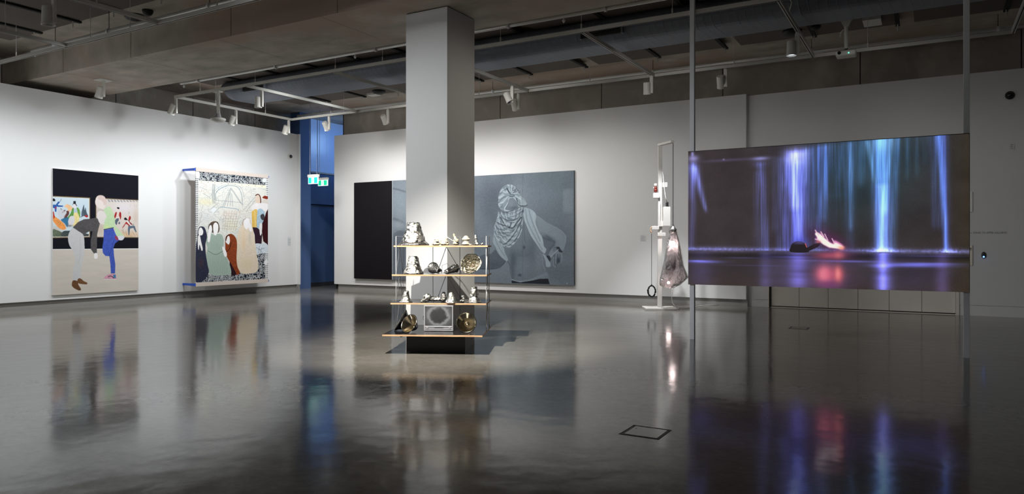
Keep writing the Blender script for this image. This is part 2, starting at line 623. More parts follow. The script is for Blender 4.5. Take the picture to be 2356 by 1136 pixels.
MB().box((XD - 0.16, 17.25, zt + 0.05), (XD - 0.09, 17.262, SL - 0.02)).build('window_bar', M['case_dark'], w1)

# the deep beam across the room and the column under it
bm_ = struct(MB().box((-17.64, 8.05, 4.88), (XR, 9.80, SL - 0.002)).build('concrete_beam', M['conc']))
# board joints of the soffit and side, fine recessed lines
for x in (-15.2, -12.9, -10.45, -8.05, -4.02, -1.6):
    MB().box((x - 0.004, 8.047, 4.879), (x + 0.004, 9.4, 4.8805)).build('board_joint', M['formline'], bm_)
for x in (-15.2, -12.9, -10.1, -7.7):
    MB().box((x - 0.006, 8.047, 4.88), (x + 0.006, 8.052, SL - 0.01)).build('board_joint', M['formline'], bm_)
cl = struct(MB().box((-6.83, 8.60, 0), (-6.07, 9.33, 4.868)).build('column', M['column']))
MB().box((-6.82, 8.61, 4.868), (-6.08, 9.32, 4.879)).build('shadow_gap', M['joint'], cl)

# ------------------------------------------------------------------ acoustic panels under the slab, parts of the ceiling
XS = [-15.70, -14.52, -13.21, -11.97, -10.66, -9.42, -8.06, -6.64]
PX = [(a + 0.02, b - 0.03) for a, b in zip(XS, XS[1:])]
PX += [(-6.36, -4.97), (-4.93, -3.55), (-3.26, -1.87), (-1.83, -0.46), (-0.2, 1.17), (1.21, 2.6)]
for y0, y1, lo in ((4.7, 7.3, -99), (1.9, 4.5, -99), (10.75, 12.0, -99), (13.65, 14.9, -99)):
    for a, b in PX:
        if a < lo:
            continue
        MB().box((a, y0, 5.415), (b, y1, 5.465)).build('acoustic_panel', M['acoustic'], ceil)
        if y1 in (12.0, 14.9, 7.3):
            MB().box((b - 0.035, y0 + 0.05, 5.38), (b + 0.035, y1 + 0.02, 5.414)).build('panel_rail', M['joint'], ceil)
            MB().tube([(b, y1 - 0.12, 5.26), (b, y1 - 0.12, 5.4)], 0.012, 6).build('rail_clip', M['track'], ceil)

# ------------------------------------------------------------------ spiral duct
def duct():
    t = thing('air_duct', (-7, 12.3, 5.0), 'long grey spiral-seamed air duct hung under the concrete ceiling', 'duct')
    prof = []
    zb, zt_, y0, y1, R = 5.0, 5.36, 11.84, 12.95, 0.20
    cnt = 7
    def arc(cy_, cz, a0, a1):
        for i in range(cnt):
            a = math.radians(a0 + (a1 - a0) * i / (cnt - 1))
            yield (cy_ + math.cos(a), cz + math.sin(a), cy_, cz)
    for cyc, czc, a0, a1 in ((y0 + 0.30, zb + 0.22, 180, 270), (y1 - 0.30, zb + 0.22, 270, 360),
                             (y1 - R, zt_ - 0.14, 0, 90), (y0 + R, zt_ - 0.14, 90, 180)):
        rx = 0.30 if czc < 5.21 + 0.02 else R
        rz_ = 0.22 if czc < 5.23 else 0.14
        for i in range(cnt):
            a = math.radians(a0 + (a1 - a0) * i / (cnt - 1))
            prof.append((cyc + rx * math.cos(a), czc + rz_ * math.sin(a)))
    n = len(prof)
    cyy, czz = (y0 + y1) / 2, 5.18
    m = MB()
    x = -15.05
    rings = []
    while x < XR - 0.3:
        for dx, s in ((0, 1.0), (0.006, 1.011), (0.014, 1.011), (0.02, 1.0)):
            rings.append((x + dx, s))
        x += 0.135
    for xx, s in rings:
        for j, (y, z) in enumerate(prof):
            sk = 0.10 * (y - cyy)      # the seams run slightly aslant
            m.v.append((xx + sk, cyy + (y - cyy) * (1 + (s - 1) * 0.5), czz + (z - czz) * s))
    for i in range(len(rings) - 1):
        for j in range(n):
            j2 = (j + 1) % n
            m.f.append((i * n + j, (i + 1) * n + j, (i + 1) * n + j2, i * n + j2))
            m.m.append(0)
    m.f.append(tuple(reversed(range(n))))
    m.m.append(0)
    k = (len(rings) - 1) * n
    m.f.append(tuple(k + j for j in range(n)))
    m.m.append(0)
    m.build('duct_shell', M['duct'], t)
    for xa, xb in ((P(563, 205, 1, 11.86).x, P(611, 200, 1, 11.86).x), (P(1340, 82, 1, 11.86).x, P(1432, 70, 1, 11.86).x)):
        g = MB().box((xa, 11.80, 5.10), (xb, 11.86, 5.34)).build('grille', M['joint'], t)
        for i in range(6):
            z = 5.115 + i * 0.038
            MB().box((xa + 0.01, 11.785, z), (xb - 0.01, 11.80, z + 0.012)).build('slat', M['case_dark'], g)
        MB().box((xb, 11.78, 5.08), (xb + 0.03, 11.86, 5.35)).build('grille_frame', M['duct'], g)
        MB().box((xa - 0.03, 11.78, 5.08), (xa, 11.86, 5.35)).build('grille_frame', M['duct'], g)
    x = -14.0
    while x < 6:
        MB().tube([(x, 12.4, 5.36), (x, 12.4, SL)], 0.008, 6).build('hanger', M['rod'], t)
        x += 2.6
duct()

# ------------------------------------------------------------------ lighting tracks
def rail(m, a, b, wd=0.045, h=0.05):
    a, b = Vector(a), Vector(b)
    d = (b - a).normalized()
    s = Vector((-d.y, d.x, 0)) * wd / 2
    z = Vector((0, 0, h))
    m.quadbox([a - s, b - s, b + s, a + s, a - s + z, b - s + z, b + s + z, a + s + z])

XL, Y1, Y2 = -15.12, 10.5, 14.03
def track_frame(name, label, ends, cross, hang):
    (xa, ya), (xb, yb) = ends
    t = thing(name, (xa, ya, RAILZ), label, 'track')
    def seg(p, q, w_=0.05):
        m = MB()
        rail(m, (p[0], p[1], RAILZ), (q[0], q[1], RAILZ), w_, 0.06)
        o = m.build('rail', M['track'], t)
        m = MB()
        rail(m, (p[0], p[1], RAILZ - 0.003), (q[0], q[1], RAILZ - 0.003), 0.014, 0.003)
        m.build('rail_slot', M['joint'], o)
    for p, q in cross:
        seg(p, q)
    for x, y in hang:
        MB().tube([(x, y, RAILZ + 0.05), (x, y, SL)], 0.004, 5).build('suspension_wire', M['rod'], t)
        MB().tube([(x, y, RAILZ + 0.05), (x, y, RAILZ + 0.14)], 0.012, 6).build('wire_gripper', M['track'], t)
    return t
cx_ = [-12.72, -10.2, -7.69, -4.79, -1.79, 1.2]
segs = [((XL, Y1), (XR - 1, Y1)), ((XL, Y2), (1.2, Y2)), ((XL, Y1), (XL, Y2))]
segs += [((x, Y1), (x, Y2)) for x in cx_]
hg = [(XL + 0.9, Y1), (-12.4, Y1), (-10.1, Y1), (-8.9, Y1), (-6.3, Y1), (-4.79, Y1), (-3.3, Y1), (0.2, Y1),
      (-13.2, Y2), (-10.6, Y2), (-9.0, Y2), (-6.2, Y2), (-3.2, Y2), (-0.9, Y2), (XL, Y1 + 1.1), (XL, Y2 - 0.9)]
track_frame('lighting_track', 'white rectangular lighting track grid hung beyond the concrete beam',
            (segs[0][0], segs[0][1]), segs, hg)
segs = [((-17.0, 6.85), (-2.0, 6.85)), ((-12.82, 3.4), (-12.82, 6.85)), ((-10.27, 3.4), (-10.27, 6.85)), ((-15.0, 3.4), (-2.0, 3.4))]
hg = [(-14.5, 6.85), (-12.1, 6.85), (-11.0, 6.85), (-8.9, 6.85), (-12.82, 5.9), (-10.27, 5.9), (-5, 3.4), (-9.5, 3.4)]
track_frame('lighting_track', 'white lighting track hung before the concrete beam, upper left',
            (segs[0][0], segs[0][1]), segs, hg)

# ------------------------------------------------------------------ track spotlights
lens_on = mat('lamp_lens', srgb(200, 215, 255), 0.2, emit=(0.8, 0.88, 1.0, 1), estr=1.6)
lens_off = mat('lamp_glass', srgb(90, 95, 105), 0.15, var=0.05)
def spotlight(x, y, aim, label, z=RAILZ, big=1.0, lit=False, plate=False):
    t = thing('track_spotlight', (x, y, z), label, 'spotlight', 'track spotlights under the ceiling')
    m = MB()
    if plate:
        m.box((x - 0.14, y - 0.14, z - 0.012), (x + 0.14, y + 0.14, z))
        m.build('ceiling_plate', M['fixture'], t)
        m = MB()
    else:
        m.tube([(x, y, z - 0.0045), (x, y, z - 0.03)], 0.03, 10)
        m.build('track_adapter', M['fixture'], t)
        m = MB()
    arm_top = z - 0.02
    m.box((x - 0.035, y - 0.02, arm_top - 0.27 * big), (x + 0.035, y + 0.02, arm_top))
    bev(m.build('driver_box', M['fixture'], t), 0.006)
    d = (Vector(aim) - Vector((x, y, z - 0.2))).normalized()
    flat = Vector((d.x, d.y, 0))
    if flat.length < 1e-3:
        flat = Vector((-1, 0, 0))
    side = Vector((-0.085, -0.03, 0))
    c = Vector((x, y, z - 0.20 * big)) + side
    q = d.to_track_quat('Z', 'Y')
    T = Matrix.Translation(c) @ q.to_matrix().to_4x4()
    k = big
    h = MB().lathe([(0, -0.09 * k), (0.050 * k, -0.09 * k), (0.056 * k, -0.08 * k), (0.060 * k, 0.06 * k), (0.066 * k, 0.10 * k),
                    (0.060 * k, 0.10 * k), (0.052 * k, 0.075 * k), (0, 0.075 * k)], 20, T).build('lamp_head', M['fixture'], t, smooth=False)
    MB().lathe([(0.051 * k, 0.078 * k), (0, 0.08 * k)], 20, T).build('lens', lens_on if lit else lens_off, h)
    MB().tube([Vector((x, y, z - 0.2 * big)), c], 0.012, 8).build('pivot', M['fixture'], t)
    return t

S_ = [(-15.08, 10.5, (-16.6, 10.3, 1.5), 'white track spotlight at the near left corner of the track'),
      (XL, 12.2, (-16.6, 12.2, 1.5), 'white track spotlight on the left rail beside the round projector'),
      (XL, 13.93, (-16.6, 14.2, 1.4), 'white track spotlight at the far left corner of the track'),
      (-12.72, 10.95, (-12.8, 11.0, 0), 'white spotlight on the first cross rail under the duct grille'),
      (-13.72, Y2, (-13.9, 16.4, 1.5), 'white spotlight before the bright blue window'),
      (-11.72, Y2, (-11.9, 16.4, 1.5), 'white spotlight on the far rail left of the column'),
      (-7.95, Y2, (-8.3, 16.4, 1.6), 'white spotlight on the far rail just right of the column'),
      (-7.69, 13.3, (-6.6, 13.2, 2.6), 'white spotlight tilted aside on the cross rail right of the column'),
      (-4.79, 13.88, (-4.9, 14.6, 0.5), 'white lit spotlight pointing down above the white stand'),
      (-3.36, Y2, (-3.6, 16.4, 1.6), 'white spotlight on the far rail beside the left screen pole'),
      (-1.79, 12.2, (-1.8, 12.1, 0.0), 'white lit downward spotlight on the cross rail above the screen')]
for i, (x, y, aim, lb) in enumerate(S_):
    spotlight(x, y, aim, lb, big=1.25, lit=(i in (8, 10)))
spotlight(-15.15, 8.85, (-16.6, 8.8, 1.5), 'white spotlight on a round plate under the concrete beam', z=4.878, big=1.25, plate=True)
spotlight(-12.82, 5.78, (-16.6, 6.0, 1.5), 'white spotlight cut by the left edge of the picture', big=1.3)
spotlight(-10.27, 5.32, (-10.3, 5.35, 0.0), 'large white downlight at the top edge of the picture, upper left', big=1.35, lit=False)
spotlight(-4.5, 3.4, (-5.75, 8.1, 0.9), 'white spotlight aimed at the shelves from the near track', big=1.2)

# ------------------------------------------------------------------ sprinkler pipes
def pipe(label, pts, r, heads, hangers, name='sprinkler_pipe'):
    t = thing(name, pts[0], label, 'pipe')
    MB().tube(pts, r, 12).build('pipe_run', M['pipe'], t, smooth=True)
    for x in heads:
        p = Vector((x, pts[0][1], pts[0][2]))
        MB().tube([p, p - Vector((0, 0, 0.06)), p - Vector((0, 0, 0.075)), p - Vector((0, 0, 0.11))], [0.012, 0.012, 0.028, 0.01], 8).build('sprinkler_head', M['rod'], t)
    for x in hangers:
        p = Vector((x, pts[0][1], pts[0][2]))
        h = MB().tube([p + Vector((-0.02, 0, 0)), p + Vector((0.02, 0, 0))], r * 1.45, 12).build('pipe_clamp', M['rod'], t)
        top = SL if pts[0][1] > 9.9 or pts[0][1] < 8 else 4.88
        MB().tube([p + Vector((0, 0, r)), Vector((x, pts[0][1], top))], 0.006, 6).build('hanger_rod', M['case_dark'], h)
pipe('steel sprinkler pipe running along the far edge of the concrete beam', [(-14.3, 10.08, 4.95), (XR - 0.2, 10.08, 4.95)], 0.034, [-14.2, -9.2, -4.9], [-13.7, -11.3, -8.7, -5.9, -4.2, -1.2])
pipe('steel sprinkler pipe along the near side of the concrete beam', [(-14.48, 7.12, 5.0), (-2.0, 7.12, 5.0)], 0.04, [-14.4], [-13.7, -12.03, -9.42, -6.8])
pipe('thin steel sprinkler pipe running above the far lighting rail', [(-16.4, 15.45, 5.24), (XR - 0.2, 15.45, 5.24)], 0.034, [-16.2, -11.0], [-15.0, -9.5, -5.3, -2.0, 1.1])

# ------------------------------------------------------------------ ceiling things
def dome(x, y, z, r, h, label):
    t = MB().lathe([(0, -h), (r * 0.45, -h * 0.96), (r * 0.8, -h * 0.72), (r, -h * 0.35), (r * 1.0, 0), (0, 0)], 24,
                   Matrix.Translation((x, y, z))).build('ceiling_speaker', M['black'], smooth=True)
    tag(t, label, 'speaker', 'black ceiling speakers and detectors')
dome(-12.33, 7.76, SL, 0.17, 0.09, 'large black ceiling speaker above the near left track')
dome(-11.85, 7.70, SL, 0.09, 0.10, 'small black ceiling dome beside the large black speaker')
dome(-12.45, 14.55, 5.414, 0.17, 0.09, 'black ceiling speaker on the acoustic panels left of the column')
dome(-2.2, 14.35, 5.414, 0.17, 0.10, 'black ceiling speaker above the hanging screen')
dome(-1.78, 14.25, 5.414, 0.09, 0.08, 'small black ceiling dome right of the speaker above the screen')
t = MB().box((-0.99, 14.1, 5.345), (-0.70, 14.55, 5.414)).build('wireless_box', M['fixture'])
tag(t, 'flat white box on the acoustic panels above the screen', 'box')
t = MB().box((-12.95, 14.62, 5.36), (-12.62, 14.86, 5.414)).build('wireless_box', M['fixture'])
tag(t, 'flat white box on the acoustic panels beside the black speaker left of the column', 'box')

def projector_round():
    x, y = -13.60, Y1
    t = thing('ceiling_projector', (x, y, RAILZ), 'white rounded projector on a pole under the near left track', 'projector')
    MB().box((x - 0.09, y - 0.05, RAILZ - 0.03), (x + 0.09, y + 0.05, RAILZ)).build('mount_plate', M['fixture'], t)
    MB().tube([(x, y, RAILZ - 0.03), (x, y, RAILZ - 0.50)], 0.035, 12).build('pole', M['fixture'], t)
    MB().tube([(x, y, RAILZ - 0.50), (x, y, RAILZ - 0.60)], [0.05, 0.08], 10).build('joint_head', M['case'], t)
    h = MB()
    pr = [(0, -0.06), (0.09, -0.06), (0.15, -0.035), (0.165, 0.0), (0.15, 0.02), (0.08, 0.035), (0, 0.035)]
    b = h.lathe(pr, 28, Matrix.Translation((x, y, RAILZ - 0.62))).build('projector_body', M['fixture'], t, smooth=True)
    c = MB().tube([(x + 0.05, y, RAILZ - 0.05), (x + 0.09, y, RAILZ - 0.2), (x + 0.045, y, RAILZ - 0.35), (x + 0.06, y, RAILZ - 0.55)], 0.007, 6).build('cable', M['fixture'], t)
projector_round()

def projector_box():
    x, y, z = P(1947, 60, 1, 13.95).x, 13.95, 5.415
    t = thing('ceiling_projector', (x, y, z), 'white flat projector with a green light on a pole above the screen', 'projector')
    zz = P(1947, 62, 1, y).z
    m = MB()
    m.quadbox([(x - 0.035, y - 0.03, zz), (x + 0.035, y - 0.03, zz), (x + 0.035, y + 0.03, zz), (x - 0.035, y + 0.03, zz),
               (x - 0.12, y - 0.06, z), (x + 0.12, y - 0.06, z), (x + 0.12, y + 0.06, z), (x - 0.12, y + 0.06, z)])
    m.build('mount_bracket', M['fixture'], t)
    zb = P(1947, 112, 1, y).z
    MB().tube([(x, y, zz), (x, y, zb)], 0.034, 12).build('pole', M['fixture'], t)
    MB().tube([(x, y, zb), (x, y, zb - 0.07)], [0.03, 0.015], 8).build('pivot', M['case_dark'], t)
    bx = MB()
    zc = P(1947, 124, 1, y).z
    bx.box((x - 0.165, y - 0.13, zc - 0.055), (x + 0.165, y + 0.13, zc + 0.045))
    b = bev(bx.build('projector_body', M['fixture'], t), 0.035, 4)
    g = mat('green_light', srgb(60, 255, 190), 0.4, emit=(0.1, 1.0, 0.6, 1), estr=4)
    MB().lathe([(0, 0.0), (0.008, 0.0), (0.008, 0.006), (0, 0.006)], 10, Matrix.Translation((x + 0.05, y - 0.13, zc - 0.015)) @ Matrix.Rotation(PI / 2, 4, 'X')).build('status_light', g, b)
    MB().lathe([(0, 0), (0.03, 0), (0.03, 0.006), (0, 0.006)], 14, Matrix.Translation((x - 0.10, y - 0.13, zc)) @ Matrix.Rotation(PI / 2, 4, 'X')).build('lens', M['blackgloss'], b)
    MB().tube([(x - 0.04, y - 0.03, zz - 0.05), (x - 0.09, y - 0.03, zz - 0.10), (x - 0.10, y - 0.03, zz - 0.18)], 0.012, 6).build('cable', M['fixture'], t)
projector_box()
c = MB().tube([(-1.79 + 0.04, 10.9, 5.0), (-1.72, 11.2, 4.95), (-1.79, 11.4, 4.85)], 0.01, 6).build('track_cable', M['track'])
tag(c, 'short white power cable looping onto the track above the screen', 'cable')

# ================================================================== FLAT ARTWORKS: painted surfaces as fine colour meshes
def lin(a):
    a = np.clip(a, 0, 255) / 255.0
    return np.where(a <= 0.04045, a / 12.92, ((a + 0.055) / 1.055) ** 2.4)


def vnoise(ny, nx, sy, sx, seed, octaves=3, pers=0.5):
    """smooth value noise, sy/sx: number of cells over the canvas"""
    r = np.random.default_rng(seed)
    out = np.zeros((ny, nx))
    amp, tot = 1.0, 0.0
    for o in range(octaves):
        gy, gx = max(2, int(sy)) + 2, max(2, int(sx)) + 2
        g = r.random((gy, gx))
        y = np.linspace(0, gy - 1.001, ny)
        x = np.linspace(0, gx - 1.001, nx)
        yi, xi = y.astype(int), x.astype(int)
        fy, fx = y - yi, x - xi
        fy = fy * fy * (3 - 2 * fy)
        fx = fx * fx * (3 - 2 * fx)
        a = g[yi][:, xi] * (1 - fx) + g[yi][:, xi + 1] * fx
        b = g[yi + 1][:, xi] * (1 - fx) + g[yi + 1][:, xi + 1] * fx
        out += amp * (a * (1 - fy)[:, None] + b * fy[:, None])
        tot += amp
        amp *= pers
        sy *= 2
        sx *= 2
    return out / tot


class Canvas:
    """a flat picture on the plane axis=val; (h0..h1) the horizontal extent along the other axis, (z0..z1) vertical"""
    def __init__(self, axis, val, h0, h1, z0, z1, nx, ny, bg):
        self.axis, self.val = axis, val
        self.h0, self.h1, self.z0, self.z1 = h0, h1, z0, z1
        self.nx, self.ny = nx, ny
        self.c = np.zeros((ny, nx, 3))
        self.c[:] = bg
        self.Y, self.X = np.mgrid[0:ny, 0:nx].astype(float)
        self.o, self.s = (0, 0), 1.0
        self.mask = None

    def crop(self, ox, oy, s):
        """following points are given in a zoomed crop of the photo"""
        self.o, self.s = (ox, oy), s

    def loc(self, pts):
        out = []
        for x, y in pts:
            p = P(self.o[0] + x / self.s, self.o[1] + y / self.s, self.axis, self.val)
            h = p.y if self.axis == 0 else p.x
            out.append(((h - self.h0) / (self.h1 - self.h0) * (self.nx - 1), (self.z1 - p.z) / (self.z1 - self.z0) * (self.ny - 1)))
        return np.array(out)

    def k(self):
        """canvas cells per crop pixel, roughly"""
        a = self.loc([(0, 0), (100, 0), (0, 100)])
        return 0.5 * (np.linalg.norm(a[1] - a[0]) + np.linalg.norm(a[2] - a[0])) / 100.0

    def _sm(self, q, closed, n=5):
        L = len(q)
        out = []
        rng_ = range(L) if closed else range(L - 1)
        for i in rng_:
            if closed:
                p0, p1, p2, p3 = q[(i - 1) % L], q[i], q[(i + 1) % L], q[(i + 2) % L]
            else:
                p0, p1, p2, p3 = q[max(i - 1, 0)], q[i], q[i + 1], q[min(i + 2, L - 1)]
            for t in np.linspace(0, 1, n, endpoint=False):
                out.append(0.5 * ((2 * p1) + (-p0 + p2) * t + (2 * p0 - 5 * p1 + 4 * p2 - p3) * t * t + (-p0 + 3 * p1 - 3 * p2 + p3) * t ** 3))
        if not closed:
            out.append(q[-1])
        return np.array(out)

    def poly(self, pts, col, smooth=False, alpha=1.0, tex=0.0, seed=1, cells=14, clip=None, soft=0.0):
        q = self.loc(pts)
        if smooth:
            q = self._sm(q, True)
        x0, x1 = int(max(0, q[:, 0].min() - 1)), int(min(self.nx - 1, q[:, 0].max() + 2))
        y0, y1 = int(max(0, q[:, 1].min() - 1)), int(min(self.ny - 1, q[:, 1].max() + 2))
        if x1 <= x0 or y1 <= y0:
            return None
        cov = np.zeros((y1 - y0 + 1, x1 - x0 + 1))
        for sy in (-0.25, 0.25):
            for sx in (-0.25, 0.25):
                X = self.X[y0:y1 + 1, x0:x1 + 1] + sx
                Y = self.Y[y0:y1 + 1, x0:x1 + 1] + sy
                ins = np.zeros(X.shape, bool)
                j = len(q) - 1
                for i in range(len(q)):
                    xi, yi, xj, yj = q[i, 0], q[i, 1], q[j, 0], q[j, 1]
                    if yi != yj:
                        c = ((yi > Y) != (yj > Y)) & (X < (xj - xi) * (Y - yi) / (yj - yi) + xi)
                        ins ^= c
                    j = i
                cov += ins
        cov /= 4.0
        if soft > 0:
            n = int(soft)
            for _ in range(2):
                for ax in (0, 1):
                    acc = np.zeros_like(cov)
                    for d in range(-n, n + 1):
                        acc += np.roll(cov, d, ax)
                    cov = acc / (2 * n + 1)
        col = np.array(col, float)
        C = np.broadcast_to(col, cov.shape + (3,)).copy()
        if tex:
            nz = vnoise(cov.shape[0], cov.shape[1], cells * cov.shape[0] / 60 + 2, cells * cov.shape[1] / 60 + 2, seed, 3, 0.7)
            C *= (1 + tex * (nz - 0.5) * 2)[:, :, None]
        a = (cov * alpha)[:, :, None]
        if clip is not None:
            a = a * clip[y0:y1 + 1, x0:x1 + 1, None]
        R = self.c[y0:y1 + 1, x0:x1 + 1]
        self.c[y0:y1 + 1, x0:x1 + 1] = R * (1 - a) + C * a
        full = np.zeros((self.ny, self.nx))
        full[y0:y1 + 1, x0:x1 + 1] = cov
        return full

    def line(self, pts, w, col, smooth=True, alpha=1.0, clip=None, soft=0.6):
        q = self.loc(pts)
        if smooth and len(q) > 2:
            q = self._sm(q, False, 4)
        w = max(0.35, w * self.k() / 2)
        pad = w + 2
        x0, x1 = int(max(0, q[:, 0].min() - pad)), int(min(self.nx - 1, q[:, 0].max() + pad))
        y0, y1 = int(max(0, q[:, 1].min() - pad)), int(min(self.ny - 1, q[:, 1].max() + pad))
        if x1 <= x0 or y1 <= y0:
            return
        X, Y = self.X[y0:y1 + 1, x0:x1 + 1], self.Y[y0:y1 + 1, x0:x1 + 1]
        d = np.full(X.shape, 1e9)
        for a, b in zip(q[:-1], q[1:]):
            v = b - a
            L = max(1e-9, v @ v)
            t = np.clip(((X - a[0]) * v[0] + (Y - a[1]) * v[1]) / L, 0, 1)
            d = np.minimum(d, np.hypot(X - a[0] - t * v[0], Y - a[1] - t * v[1]))
        a = np.clip((w + soft - d) / (2 * soft), 0, 1) * alpha
        if clip is not None:
            a = a * clip[y0:y1 + 1, x0:x1 + 1]
        a = a[:, :, None]
        R = self.c[y0:y1 + 1, x0:x1 + 1]
        self.c[y0:y1 + 1, x0:x1 + 1] = R * (1 - a) + np.array(col, float) * a

    def blob(self, p, rx, ry, col, alpha=1.0, rot=0.0, clip=None, add=False, pw=2.0):
        q = self.loc([p])[0]
        kx = self.k()
        rx, ry = rx * kx, ry * kx
        ca, sa = math.cos(math.radians(rot)), math.sin(math.radians(rot))
        dx, dy = self.X - q[0], self.Y - q[1]
        u, v = (dx * ca + dy * sa) / rx, (-dx * sa + dy * ca) / ry
        a = np.exp(-((u * u + v * v) ** (pw / 2))) * alpha
        if clip is not None:
            a = a * clip
        a = a[:, :, None]
        if add:
            self.c += a * np.array(col, float)
        else:
            self.c = self.c * (1 - a) + np.array(col, float) * a

    def build(self, name, material, parent=None, off=0.0, gain=1.0, depth=0.0):
        ny, nx = self.ny, self.nx
        t = np.linspace(self.z1, self.z0, ny)
        h = np.linspace(self.h0, self.h1, nx)
        H, Z = np.meshgrid(h, t)
        V = np.zeros((ny * nx, 3))
        if self.axis == 0:
            V[:, 0], V[:, 1], V[:, 2] = self.val + off, H.ravel(), Z.ravel()
        else:
            V[:, 0], V[:, 1], V[:, 2] = H.ravel(), self.val - off, Z.ravel()
        i = np.arange(ny * nx).reshape(ny, nx)
        a, b, c, d = i[:-1, :-1].ravel(), i[1:, :-1].ravel(), i[1:, 1:].ravel(), i[:-1, 1:].ravel()
        F = np.stack([a, b, c, d], 1)
        if parent is not None:
            inv = world_of(parent).inverted()
        me = bpy.data.meshes.new(name)
        nF = len(F)
        me.vertices.add(len(V))
        me.vertices.foreach_set('co', V.ravel().astype(np.float32))
        me.loops.add(nF * 4)
        me.loops.foreach_set('vertex_index', F.ravel().astype(np.int32))
        me.polygons.add(nF)
        me.polygons.foreach_set('loop_start', np.arange(0, nF * 4, 4, dtype=np.int32))
        me.update(calc_edges=True)
        me.validate()
        at = me.color_attributes.new('paint', 'FLOAT_COLOR', 'POINT')
        col = np.ones((ny * nx, 4), np.float32)
        col[:, :3] = np.clip(lin(self.c.reshape(-1, 3)) * gain, 0, 1)
        at.data.foreach_set('color', col.ravel())
        me.materials.append(material)
        o = bpy.data.objects.new(name, me)
        COL.objects.link(o)
        if parent is not None:
            o.parent = parent
            o.matrix_parent_inverse = inv
        return o


canvas_mat = attr_mat('painted_canvas', 0.75, spec=0.15)
cloth_mat = attr_mat('painted_cloth', 0.85, spec=0.1)
video_mat = attr_mat('video_picture', 0.9, estr=0.9, spec=0.05)
crt_mat = attr_mat('monitor_picture', 0.5, estr=0.6, spec=0.15)


